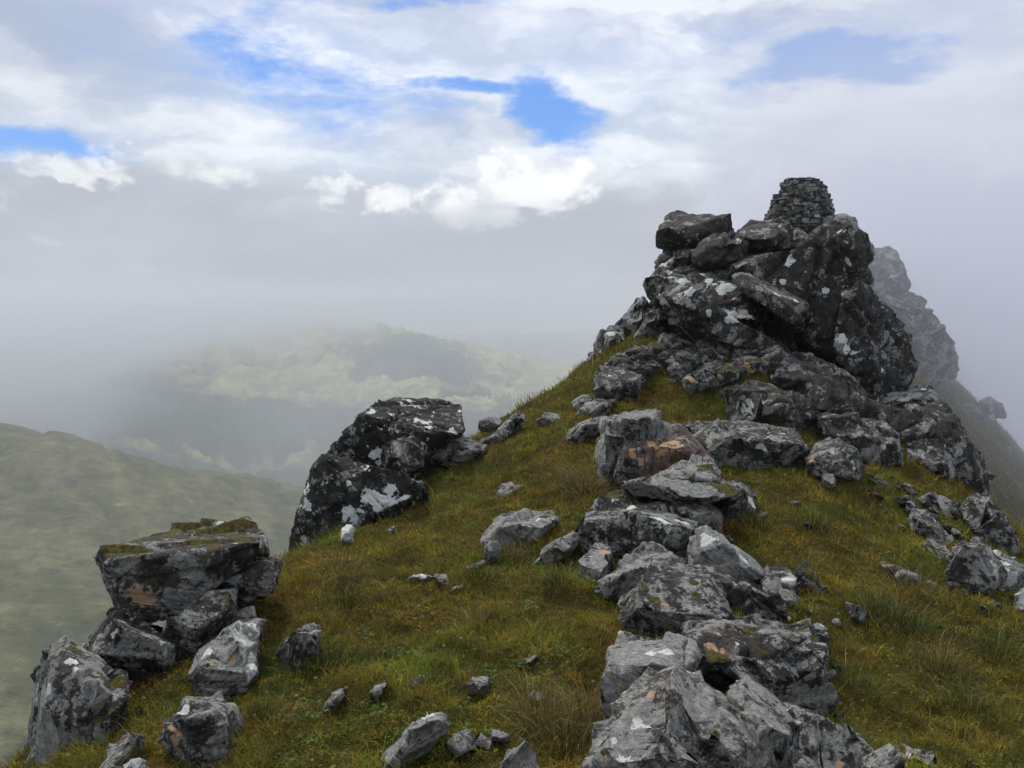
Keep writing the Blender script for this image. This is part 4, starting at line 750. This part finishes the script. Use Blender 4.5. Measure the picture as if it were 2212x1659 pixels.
rock('stone', 'dark stone at the right of three at the bottom centre', 'D', [(958,1492),(1002,1483),(1042,1520),(1002,1542),(965,1532)], None, .2, .3, **dict(tf, tone=.6, pale=.3))
rock('stone', 'cream topped stone cut by the bottom edge left of the front boulder', 'D', [(980,1670),(1050,1602),(1112,1578),(1142,1602),(1202,1665),(1190,1700),(1000,1700)], 2.72, .3, .4, **dict(tf, tone=1.3, pale=.7))
rock('boulder', 'dark knobbly stones amid grass above the orange stained block', 'D', [(1310,132),(1340,82),(1400,60),(1482,50),(1492,72),(1402,102),(1342,142)], None, .4, .5, **dict(tf, tone=.75))
rock('stone', 'grey stone pair near the top of the long pale slab', 'D', [(1168,62),(1220,20),(1272,30),(1282,57),(1202,77)], None, .35, .4, **dict(tf, tone=.8))
rock('stone', 'little blue grey stone below the mossy hump of the left skyline', 'D', [(478,582),(500,545),(527,550),(522,577)], None, .15, .4, **dict(tf, tone=1.1))
rock('stone', 'tiny white edged stone in the middle of the foreground grass', 'D', [(1043,1072),(1090,1053),(1112,1064),(1072,1082)], None, .1, .5, **dict(tf, white=.3))
rock('stone', 'dark wet stone under a turf lip below the tiny white edged stone', 'D', [(1068,1192),(1120,1160),(1182,1130),(1187,1152),(1112,1194)], None, .15, .4, **dict(tf, tone=.6))
rock('stone', 'small grey stone in front of the leaning lichen streaked slab', 'D', [(270,600),(285,545),(322,542),(325,600),(290,635)], None, .3, .3, **dict(tf, white=.6, tone=1.4))

# lichen patches seen on particular faces: found by looking along the ray, then grown on the surface in 3D
PAINT = {'R': [('A', '770,620,32 750,650,20 690,595,15 948,690,20 1015,660,22 850,760,36 885,790,18 805,775,26 695,748,14 470,690,22 1185,795,17 1335,880,20 1350,930,18 1390,942,14 1235,900,12 1230,840,10 1085,490,18 1075,520,13 1350,410,13 1330,365,14 1365,505,15 1345,535,14 1255,645,14 560,600,24 610,630,18 855,548,10 1045,600,12 1110,690,10 500,560,18 840,400,12 1510,690,9 1530,725,8 220,850,20 1175,1110,16 1530,1390,12 1290,1420,14 1720,1115,14 940,1390,16'),
  ('B', '430,450,28 570,500,40 682,520,34 982,425,26 433,960,13 845,945,18 520,1110,28 600,1100,26 470,1440,34 430,1600,40 590,1550,11 1680,1565,24 2110,690,34 2150,770,34 1990,465,26 2200,850,40 1150,785,36 247,762,12 1250,1435,11 1352,205,12 700,1190,8 1575,175,8 510,332,14 780,600,30 950,690,26 360,1500,20'),
  ('C', '985,850,34 880,1170,30 1020,1110,46 1065,1060,30 480,1080,28 340,1135,16 300,1200,26 320,1245,13 780,1425,26 960,1465,22 565,1640,34 1472,655,26 1562,500,24 1480,585,32 1650,480,24 1590,330,20 1475,445,11 1300,540,20 1265,650,14 1290,700,20 1270,755,14 1820,215,12 1915,235,18 1690,370,11 1580,150,8 690,1130,18 400,1085,14 200,1330,20 1605,365,12'),
  ('D', '1350,1240,8 660,1430,26 860,1590,10 640,770,30 790,1500,14')],
 'G': [('B', '445,205,18 480,238,16 572,1150,18 395,1258,18 530,1295,22 800,1255,16 640,1260,14 255,765,14 595,885,14 1270,1460,16 1265,245,14 800,1085,22 860,1105,18 910,1130,16 570,170,50 640,160,40 320,1570,24 1195,1575,26 1380,1610,16 1018,1245,12 325,650,22 850,65,18 775,55,14 905,790,10 730,690,14 1050,1590,12'),
  ('A', '865,1000,26 900,1030,18 600,1065,22 740,1060,16 770,1010,14 480,880,10 1180,1465,12 1265,1270,10 750,1272,12'),
  ('C', '600,930,50 890,1215,14 740,1530,40 990,1190,20 860,975,8'), ('D', '1060,1620,24 625,780,20')],
 'B': [('B', '500,810,20 550,865,22 730,845,18 725,785,14 1090,993,26 1220,1000,34 1270,1030,20 780,262,24 690,1215,12 830,1140,30 970,1010,20 820,1470,26 1250,745,26 1285,790,22 640,235,24 850,345,30 900,385,20 1300,130,18'),
  ('C', '500,715,34 600,690,36 700,680,36 760,650,36 900,640,36 1000,615,20 560,1600,34 330,1160,20 380,1165,18'), ('D', '970,605,18 900,1500,14 90,1040,16')]}
bpy.context.view_layer.update()
dg = bpy.context.evaluated_depsgraph_get()
acc = {}
for ch, sets in PAINT.items():
    for fr, txt in sets:
        for tok in txt.split():
            x, y, r = map(float, tok.split(',')); u, v = uv(fr, x, y); d = ray(u, v)
            ok, loc, nor, idx, ob, _ = C.ray_cast(dg, Vector((0, 0, 0)), Vector(d))
            if not ok or ob.name not in [q.name for q in ROCKS]: continue
            rad = r * .6777 / FR[fr][2] / F * loc.y * 1.15
            acc.setdefault(ob.name, []).append(('RGB'.index(ch), np.array(loc), rad))
for ob in ROCKS:
    me = ob.data; n = len(me.vertices); col = np.zeros((n, 4), np.float32); col[:, 3] = 1
    if ob.name in acc:
        V = np.empty(n * 3, np.float32); me.vertices.foreach_get('co', V); V = V.reshape(-1, 3) + np.array(ob.location, dtype=np.float32)
        for k, p, rad in acc[ob.name]:
            d = np.linalg.norm(V - p, axis=1); col[:, k] = np.maximum(col[:, k], np.clip(1.18 - .55 * d / rad, 0, 1))
    a = me.attributes.new('paint', 'FLOAT_COLOR', 'POINT'); a.data.foreach_set('color', col.ravel())
    if 'nv' in me: del me['nv']

# ------------------------------------------------------------------ the cairn: dry stone, each stone a part
def small_stone(rng, w_, h_, d_):
    bm = bmesh.new(); pts = []
    k = rng.randint(6, 8)
    for j in range(k):
        a = j * 6.2832 / k + rng.uniform(-.25, .25); sx = w_ / 2 * rng.uniform(.8, 1.1); sy = d_ / 2 * rng.uniform(.8, 1.1)
        c, s = math.cos(a), math.sin(a); c = math.copysign(abs(c) ** .6, c); s = math.copysign(abs(s) ** .6, s)
        for zz in (-1, 1): pts.append((c * sx * rng.uniform(.9, 1.05), s * sy * rng.uniform(.85, 1.05), zz * h_ / 2 * rng.uniform(.75, 1.08)))
    vs = [bm.verts.new(p) for p in pts]; r = bmesh.ops.convex_hull(bm, input=vs)
    dead = [e for e in set(r['geom_interior']) | set(r['geom_unused']) if isinstance(e, bmesh.types.BMVert) and e.is_valid and not e.link_faces]
    bmesh.ops.delete(bm, geom=dead, context='VERTS')
    bmesh.ops.bevel(bm, geom=bm.edges[:], offset=min(h_, w_) * .09, segments=1, affect='EDGES', clamp_overlap=True)
    return bm
cy0 = 17.6; cb = at(*uv('A', 1122, 395), cy0); kA = .6777 / 1.5082 / F * cy0     # metres per frame-A pixel there
cairn = bpy.data.objects.new('cairn', None); COL.objects.link(cairn); cairn.location = cb.tolist(); cairn.empty_display_size = .2
tag(cairn, 'tapering dry stone cairn of flat grey slabs on top of the outcrop', 'cairn')
rg = random.Random(12); parts = 0; rear = bmesh.new()
def width(h):    # left and right half widths in frame pixels by height above y=395
    L = np.interp(h, [0, 90, 150, 200, 240, 283], [172, 164, 142, 120, 88, 68]); Rr = np.interp(h, [0, 90, 125, 200, 240, 260], [172, 166, 164, 140, 124, 92]); return L * kA, Rr * kA
def add_stone(bm, M, part, name='stone', lab=None):
    for v_ in bm.verts: v_.co = M @ v_.co
    if part:
        me = bpy.data.meshes.new(name); bm.to_mesh(me); bm.free(); me.materials.append(M_rock)
        o = bpy.data.objects.new(name, me); COL.objects.link(o); o.parent = cairn
        for k_, v2 in (('tone', rg.uniform(.55, 1.25)), ('pale', rg.choice([.1, .2, .3, .6])), ('white', .0), ('rust', rg.choice([0, .3])), ('moss', 0.), ('spot', 1.0)): o[k_] = v2
        o['bed'] = [0.05, 0., 1.]
        if lab: o['label'] = lab
    else:
        me = bpy.data.meshes.new('t'); bm.to_mesh(me); bm.free(); rear.from_mesh(me); bpy.data.meshes.remove(me)
from mathutils import Matrix
h = 0.0
while h < 268:
    hh = rg.choice([10, 13, 16, 20, 26]) * rg.uniform(.9, 1.1); L, Rt = width(h + hh / 2); rc = (L + Rt) / 2; cx = (Rt - L) / 2; z = (h + hh / 2) * kA
    a = rg.uniform(0, 1)
    tot = 0
    while tot < 6.283 - .12:
        wst = rg.uniform(.13, .42) * (1.15 if hh > 18 else .95); da = min(wst / rc, 6.283 - tot); wst = da * rc
        am = a + tot + da / 2; tot += da
        dep = rg.uniform(.22, .34); bm = small_stone(rg, wst * .97, hh * kA * .96, dep)
        rr0 = rc - dep / 2 + rg.uniform(-.03, .05)
        M = Matrix.Translation((cx + rr0 * math.sin(am), -rr0 * math.cos(am) * .9, z + rg.uniform(-.006, .006))) @ Matrix.Rotation(am, 4, 'Z') @ Matrix.Rotation(rg.uniform(-.13, .13), 4, 'Y')
        frontish = math.cos(am) > .05
        if frontish and parts < 97: add_stone(bm, M, True); parts += 1
        else: add_stone(bm, M, False)
    # packing of the heart of the cairn
    bm = bmesh.new(); bmesh.ops.create_cone(bm, cap_ends=True, segments=14, radius1=max(rc - .13, .1), radius2=max(rc - .15, .1), depth=hh * kA * 1.02)
    add_stone(bm, Matrix.Translation((cx, 0, z)), False)
    h += hh
for (x0, x1, y, th, lab) in ((1052, 1150, 121, 15, 'topmost thin capstone jutting left'), (1140, 1232, 143, 13, 'second capstone on the right'), (1195, 1250, 158, 12, None), (1060, 1200, 136, 14, None)):
    bm = small_stone(rg, (x1 - x0) * kA, th * kA, .42); add_stone(bm, Matrix.Translation((((x0 + x1) / 2 - 1122) * kA, 0, (395 - y) * kA)) @ Matrix.Rotation(.06, 4, 'Y'), True, 'capstone', lab)
me = bpy.data.meshes.new('rear_stones'); rear.to_mesh(me); rear.free(); me.materials.append(M_rock)
o = bpy.data.objects.new('rear_stones', me); COL.objects.link(o); o.parent = cairn; o['kind'] = 'stuff'; o['tone'] = .6; o['pale'] = .1; o['white'] = 0.; o['rust'] = 0.; o['moss'] = 0.; o['spot'] = 1.; o['bed'] = [0., 0., 1.]
# ------------------------------------------------------------------ plants: turf, herbs, tussocks
def blades(name, X, Y_, Z, L, Wd, dirv, lean, col, mat, origin=None, nseg=2, curl=.5, label=None, parent=None, rs=None):
    n = len(X); th = rs.uniform(0, 6.283, n)
    side = np.stack([np.cos(th), np.sin(th), np.zeros(n)], 1)
    up = np.array([0, 0, 1.0])
    lx = np.stack([np.cos(dirv), np.sin(dirv), np.zeros(n)], 1)
    B = np.stack([X, Y_, Z], 1)
    s1 = np.sin(lean)[:, None]; c1 = np.cos(lean)[:, None]
    l2 = np.clip(lean + curl, 0, 1.9); s2 = np.sin(l2)[:, None]; c2 = np.cos(l2)[:, None]
    Lc = L[:, None]; W2 = (Wd / 2)[:, None]
    m = B + (lx * s1 + up * c1) * Lc * .55; t = m + (lx * s2 + up * c2) * Lc * .45
    V = np.stack([B - side * W2 * .8, B + side * W2 * .8, m + side * W2, m - side * W2, t], 1).reshape(-1, 3)
    i = np.arange(n)[:, None] * 5
    f = np.concatenate([i + 0, i + 1, i + 2, i + 3, i + 3, i + 2, i + 4], 1).reshape(-1); sz = np.tile([4, 3], n)
    o = mesh_np(name, V, f, sz, mat, True, origin, parent)
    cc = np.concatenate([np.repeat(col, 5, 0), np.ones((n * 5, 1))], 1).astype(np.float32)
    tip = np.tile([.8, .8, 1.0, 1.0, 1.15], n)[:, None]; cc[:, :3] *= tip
    a = o.data.attributes.new('col', 'FLOAT_COLOR', 'POINT'); a.data.foreach_set('color', cc.ravel())
    return o
rs = np.random.RandomState(3)
def keep_on_ridge(x, y, m=.9):
    return (np.interp(y, EY, EX) - x) < m
def palette(x, y, rs, n):
    a = 1.25 * fbm(P2(x, y, 1.1), 3, 201) - .05; b = fbm(P2(x, y, 2.6), 3, 211); c = fbm(P2(x, y, 5.5), 2, 221)
    brown = np.array([.155, .098, .014]); olive = np.array([.210, .190, .020]); green = np.array([.115, .160, .020]); rust = np.array([.170, .070, .018]); dkg = np.array([.034, .050, .010]); yel = np.array([.30, .25, .035])
    w = np.stack([np.exp(3.2 * -a + 1.0 * c), np.exp(2.4 * b + .35), np.exp(3.2 * a + 1.4 * b + .12 * np.clip(x, -1, 3)), np.exp(-3 * b - 1.1 - 1.5 * c), np.exp(3.6 * c - 1.0), np.exp(-3 * a - 2.1 - 2 * c)], 1)
    w = w / w.sum(1, keepdims=True); cs = w.cumsum(1); r = rs.uniform(0, 1, n)[:, None]; k = (r > cs).sum(1).clip(0, 5)
    pal = np.stack([brown, olive, green, rust, dkg, yel]); col = (.5 * pal[k] + .5 * (w @ pal)) * (1 + .5 * np.clip(fbm(P2(x, y, 3.1), 2, 251) * 2, -.8, 1))[:, None]
    return col * 1.12 * rs.uniform(.5, 1.55, (n, 1)) * (1 + rs.normal(0, .06, (n, 3))), a, b, c
def cover(name, n, rmin, rmax, label, moss):
    r = np.exp(rs.uniform(math.log(rmin), math.log(rmax), n)); az_ = np.radians(rs.uniform(-34.5, 34.5, n))
    x, y = r * np.sin(az_), r * np.cos(az_); k = keep_on_ridge(x, y) & (y > .5); x, y, r = x[k], y[k], r[k]
    g = fbm(P2(x, y, 1.7), 3, 301) + .25 * fbm(P2(x, y, 7.), 2, 311)
    if not moss: k = rs.uniform(0, 1, len(x)) < np.clip(.35 + 2.2 * g, .08, 1); x, y, r, g = x[k], y[k], r[k], g[k]
    n = len(x); z = Hn(x, y); col, a, b, c = palette(x, y, rs, n); q = np.maximum(1, r / 4.2)
    cl = .55 + 1.5 * np.clip(fbm(P2(x, y, 9.0), 2, 333) + .25, 0, 1)
    if moss:
        L = rs.uniform(.008, .026, n) * q ** .75; Wd = rs.uniform(.0026, .0052, n) * q; lean = rs.uniform(.1, 1.25, n); curl = .3
        col = col * np.array([1.05, .97, .9])
    else:
        L = rs.uniform(.03, .085, n) * (1 + .5 * np.clip(g, -.5, 1)) * q ** .35; Wd = rs.uniform(.0013, .0026, n) * q; lean = rs.uniform(.05, .95, n); curl = .6
        s_ = rs.uniform(0, 1, n) < .07; col[s_] = np.array([.26, .20, .085]) * rs.uniform(.6, 1.3, (s_.sum(), 1)); L[s_] *= 1.3
    dv = rs.uniform(0, 6.283, n); dv = np.where(rs.uniform(0, 1, n) < .45, rs.normal(-1.9, .8, n), dv)
    L = L * cl; col = col * (.8 + .3 * cl[:, None])
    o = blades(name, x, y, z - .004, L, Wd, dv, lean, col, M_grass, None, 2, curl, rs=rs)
    tag(o, label, name.replace('_', ' '), kind='stuff'); return o
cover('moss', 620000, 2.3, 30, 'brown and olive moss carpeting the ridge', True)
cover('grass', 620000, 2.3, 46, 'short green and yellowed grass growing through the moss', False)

# leafy herbs in patches
hp = [('D',100,1440,100,1.0),('D',470,1450,80,.9),('D',600,1590,110,1.0),('D',620,930,60,.7),('D',1140,960,60,.6),('D',1130,1180,120,.8),('D',700,520,60,.5),('D',1350,1180,60,.7),('D',340,930,70,.6),('D',960,1270,50,.6),('D',680,290,50,.6),('B',430,1000,60,.8),('B',110,1160,70,.8),('D',400,1060,60,.6),('D',560,1180,60,.5),('B',1290,310,60,.4),('B',870,250,50,.4),('D',800,1130,90,.5),('D',90,1640,120,.8),('B',1560,1260,150,.25),('B',1150,350,120,.3)]
HX, HY = [], []
for fr, x, y, rad, d_ in hp:
    for _ in range(int(90 * d_)):
        u, v = uv(fr, x + rs.normal(0, rad * .55), y + rs.normal(0, rad * .38)); Yg = ghit(u, v, Hs, 2, 20)
        if Yg: p = at(u, v, Yg); HX.append(p[0]); HY.append(p[1])
for _ in range(2600):
    r = math.exp(rs.uniform(math.log(2.6), math.log(12))); a = math.radians(rs.uniform(-30, 34)); HX.append(r * math.sin(a)); HY.append(r * math.cos(a))
HX, HY = np.array(HX), np.array(HY); k = keep_on_ridge(HX, HY, .3); HX, HY = HX[k], HY[k]; HZ = Hn(HX, HY)
VV, FFc, CC = [], [], []; nl = 7; n = len(HX)
rad = rs.uniform(.005, .012, n); hgt = rs.uniform(.015, .055, n); base = np.array([.080, .125, .022]) * rs.uniform(.5, 1.45, (n, 1)) * (1 + rs.normal(0, .08, (n, 3)))
ys = rs.uniform(0, 1, n) < .12; base[ys] = np.array([.17, .19, .05]) * rs.uniform(.7, 1.2, (ys.sum(), 1))
tx, ty = rs.normal(0, .35, n), rs.normal(-.25, .35, n); a0 = rs.uniform(0, 6.28, n)
for j in range(nl):
    a = a0 + j * 6.283 / nl; ca, sa = np.cos(a), np.sin(a); rj = rad * rs.uniform(.8, 1.2, n)
    def pt(f, w_, dz):
        px = ca * f * rj - sa * w_ * rj; py = sa * f * rj + ca * w_ * rj
        return np.stack([HX + px, HY + py, HZ + hgt + dz * rj + px * tx + py * ty], 1)
    VV.append(np.stack([pt(.05, 0, -.1), pt(.6, .24, .15), pt(1.0, 0, -.05), pt(.6, -.24, .15)], 1)); CC.append(np.repeat(base[:, None] * rs.uniform(.8, 1.2, (n, 1, 1)), 4, 1))
V = np.stack(VV, 1).reshape(-1, 3); cc = np.stack(CC, 1).reshape(-1, 3); nf = len(V) // 4
herb = mesh_np('leafy_herbs', V, np.arange(nf * 4), np.full(nf, 4), M_herb, True)
a = herb.data.attributes.new('col', 'FLOAT_COLOR', 'POINT'); a.data.foreach_set('color', np.concatenate([cc, np.ones((len(cc), 1))], 1).astype(np.float32).ravel())
tag(herb, 'low bright green leafy herbs scattered through the moss and grass', 'herbs', kind='stuff')

# tussocks one can tell apart
def tussock(fr, x, y, label, n=260, Lm=.20, spread=.07, tint=(.11, .11, .03), dry=.25, Y=None, group='grass tussocks on the ridge'):
    u, v = uv(fr, x, y); Yg = Y or ghit(u, v, Hs, 2, 40) or 8; p = at(u, v, Yg)
    q = np.maximum(1, Yg / 4.2); X = p[0] + rs.normal(0, spread * .5, n); Yy = p[1] + rs.normal(0, spread * .5, n); Z = Hn(X, Yy) - .01
    out = np.arctan2(Yy - p[1], X - p[0]) + rs.normal(0, .6, n); lean = np.clip(np.hypot(X - p[0], Yy - p[1]) / spread * .65 + rs.normal(.12, .18, n), .02, 1.3)
    col = np.array(tint) * rs.uniform(.5, 1.5, (n, 1)); s_ = rs.uniform(0, 1, n) < dry; col[s_] = np.array([.33, .24, .10]) * rs.uniform(.5, 1.3, (s_.sum(), 1))
    o = blades('grass_tussock', X, Yy, Z, rs.uniform(.45, 1.25, n) * Lm, rs.uniform(.0014, .0026, n) * q, out, lean, col, M_grass, (p[0], p[1], float(Hn(np.array([p[0]]), np.array([p[1]]))[0])), curl=.75, rs=rs)
    tag(o, label, 'grass tussock', group); return o
TU = [('D',1300,1560,'biggest tussock with straw coloured stems beside the front boulder',480,.21,.13,.25),
 ('D',1180,1480,'tussock with long bent stems left of the biggest one',300,.22,.10,.35),('D',1420,1450,'brown tussock pressed against the white and green crusted block',300,.20,.10,.5),
 ('D',1400,420,'yellowish tussock left of the orange stained block',420,.30,.14,.35),('D',1290,700,'dark green tussock at the right end of the long black spotted stone',240,.18,.09,.1),
 ('D',1040,690,'tussock growing over the foot of the broad grey boulder',260,.17,.09,.25),('D',920,800,'green tussock below the thin flat stone',260,.17,.10,.1),
 ('D',300,920,'green tussock in the left part of the slope',260,.17,.12,.1),('D',250,780,'tussock with loose straw stems on the brown moss hump',150,.20,.12,.6),
 ('D',890,1010,'small tussock with bleached curled stems in mid slope',120,.13,.07,.7),('D',1280,860,'tussock below the small rusty knuckle of rock',200,.15,.09,.2),
 ('D',230,1180,'dark green tussock right of the half hidden dark stone',260,.18,.12,.1),('D',120,640,'tussock at the foot of the leaning lichen streaked slab',240,.20,.13,.2),('D',210,620,'second tussock at the foot of the leaning slab, nearer the turf lip',200,.18,.12,.2),
 ('B',1820,1200,'pale tussock catching the light on the right slope',300,.22,.12,.45),('B',1700,1030,'bushy green tussock above the pale one on the right slope',420,.26,.16,.12),('B',1560,1010,'green tussock near the small grey stone',300,.22,.14,.1),
 ('B',1720,850,'tussock with two long arching stems below the thin flat slab',180,.30,.12,.3),('B',1960,1380,'low dull tussock near the lower right corner',260,.20,.14,.2),('B',1380,1560,'dark tussock behind the long smooth grey boulder',220,.18,.12,.1),
 ('B',1460,1280,'green tussock right of the big square block',260,.22,.14,.1),('B',1000,560,'fine green tussock right of the pinkish brown boulder',220,.2,.12,.1),('B',1250,560,'small green tussock midway on the right slope',200,.2,.12,.1),
 ('B',2080,1120,'hazy green tussock at the right edge of the picture',240,.24,.16,.15),('C',1120,1480,'grass tuft over the reddish boulder',200,.15,.1,.15),('C',1330,1250,'grass tuft right of the half hidden stone',200,.15,.1,.15)]
for fr, x, y, lab, n, L_, sp, dr in TU: tussock(fr, x, y, lab, n, L_, sp, (.062, .082, .018) if dr < .22 else (.105, .092, .026), dr)
for i, (u, v) in enumerate([(1160,868),(1185,842),(1205,826),(1225,815),(1245,806),(1262,800),(1140,884)]):
    tussock('U', u, v, 'wispy grass fringe on the skyline left of the outcrop', 90, .22, .22, (.12, .11, .04), .3, group='wispy grasses on the skyline')

# ------------------------------------------------------------------ air
def volume_box(name, lo, hi, label):
    bm = bmesh.new(); bmesh.ops.create_cube(bm, size=1.0)
    for v_ in bm.verts: v_.co = Vector([(hi[k] - lo[k]) * v_.co[k] for k in range(3)])
    me = bpy.data.meshes.new(name); bm.to_mesh(me); bm.free(); o = bpy.data.objects.new(name, me); COL.objects.link(o)
    o.location = [(lo[k] + hi[k]) / 2 for k in range(3)]; tag(o, label, name.replace('_', ' '), kind='stuff'); return o
HAZE = 0.00044
hz = volume_box('haze', (-6500, -2000, -420), (6500, 6500, 46), 'thin even haze in the air over the whole valley')
m = bpy.data.materials.new('haze_air'); m.use_nodes = True; t = NT(m.node_tree)
pv = t.n('ShaderNodeVolumePrincipled'); pv.inputs['Color'].default_value = (.77, .80, .82, 1); pv.inputs['Density'].default_value = HAZE; pv.inputs['Anisotropy'].default_value = .0
o_ = t.n('ShaderNodeOutputMaterial'); t.nt.links.new(pv.outputs[0], o_.inputs['Volume']); hz.data.materials.append(m)

def mist(name, lo, hi, label, fn, color, step=1.0):
    o = volume_box(name, lo, hi, label); m = bpy.data.materials.new(name + '_air'); m.use_nodes = True; t = NT(m.node_tree)
    P = t.n('ShaderNodeNewGeometry').outputs['Position']; x, y, z = t.sep(P)[:3]
    sc = t.n('ShaderNodeVolumePrincipled'); sc.inputs['Color'].default_value = color + (1,); t.put(sc.inputs['Density'], fn(t, P, x, y, z)); sc.inputs['Anisotropy'].default_value = 0
    o_ = t.n('ShaderNodeOutputMaterial'); t.nt.links.new(sc.outputs[0], o_.inputs['Volume']); o.data.materials.append(m)
    m.cycles.volume_step_rate = step
    return o
# mist blowing over the right side of the ridge behind the outcrop
def f1(t, P, x, y, z):
    a = t.ss(y, 15.0, 24.0); b = t.ss(t.m('SUBTRACT', x, t.m('MULTIPLY', y, .20)), -.3, 3.0); c = t.ss(z, 15.5, 0.0); e = t.ss(y, 125, 90)
    n_ = t.lin(t.noise(P, .09, 3, .5), .3, .7, .55, 1.45)
    return t.m('MULTIPLY', t.m('MULTIPLY', t.m('MULTIPLY', a, b), t.m('MULTIPLY', c, e)), t.m('MULTIPLY', n_, .055))
mist('mist', (1, 14, -90), (100, 130, 16), 'pale mist drifting across the right flank behind the outcrop', f1, (.82, .84, .90), .35)
# low cloud lying over the distant ridge
def f2(t, P, x, y, z):
    n_ = t.noise(t.comb(x, y, t.m('MULTIPLY', z, 2.2)), .0048, 5, .58); nb = t.m('MULTIPLY', t.m('SUBTRACT', n_, .5), 260.0)
    s = t.m('DIVIDE', x, y)
    # base of the cloud: low on the left, high in the middle, low again on the right
    base = t.m('ADD', t.ss(s, -.58, -.16, -150, -22), t.ss(s, -.02, .06, 0, 40))
    d = t.ss(t.m('ADD', t.m('SUBTRACT', z, base), nb), -12, 60)
    edge = t.m('MULTIPLY', t.ss(y, 330, 760), t.m('MULTIPLY', t.ss(y, 2450, 2200), t.ss(z, 43, 0)))
    thin = t.lin(t.noise(P, .0040, 4, .55), .38, .66, .0, .0005)
    return t.m('MULTIPLY', edge, t.m('ADD', t.m('MULTIPLY', t.m('MULTIPLY', d, t.ss(y, 700, 1150)), .0060), t.m('MAXIMUM', thin, 0.0)))
mist('cloud_bank', (-2600, 320, -330), (900, 2480, 44), 'low grey cloud lying over the distant ridge', f2, (.77, .80, .82), .5)
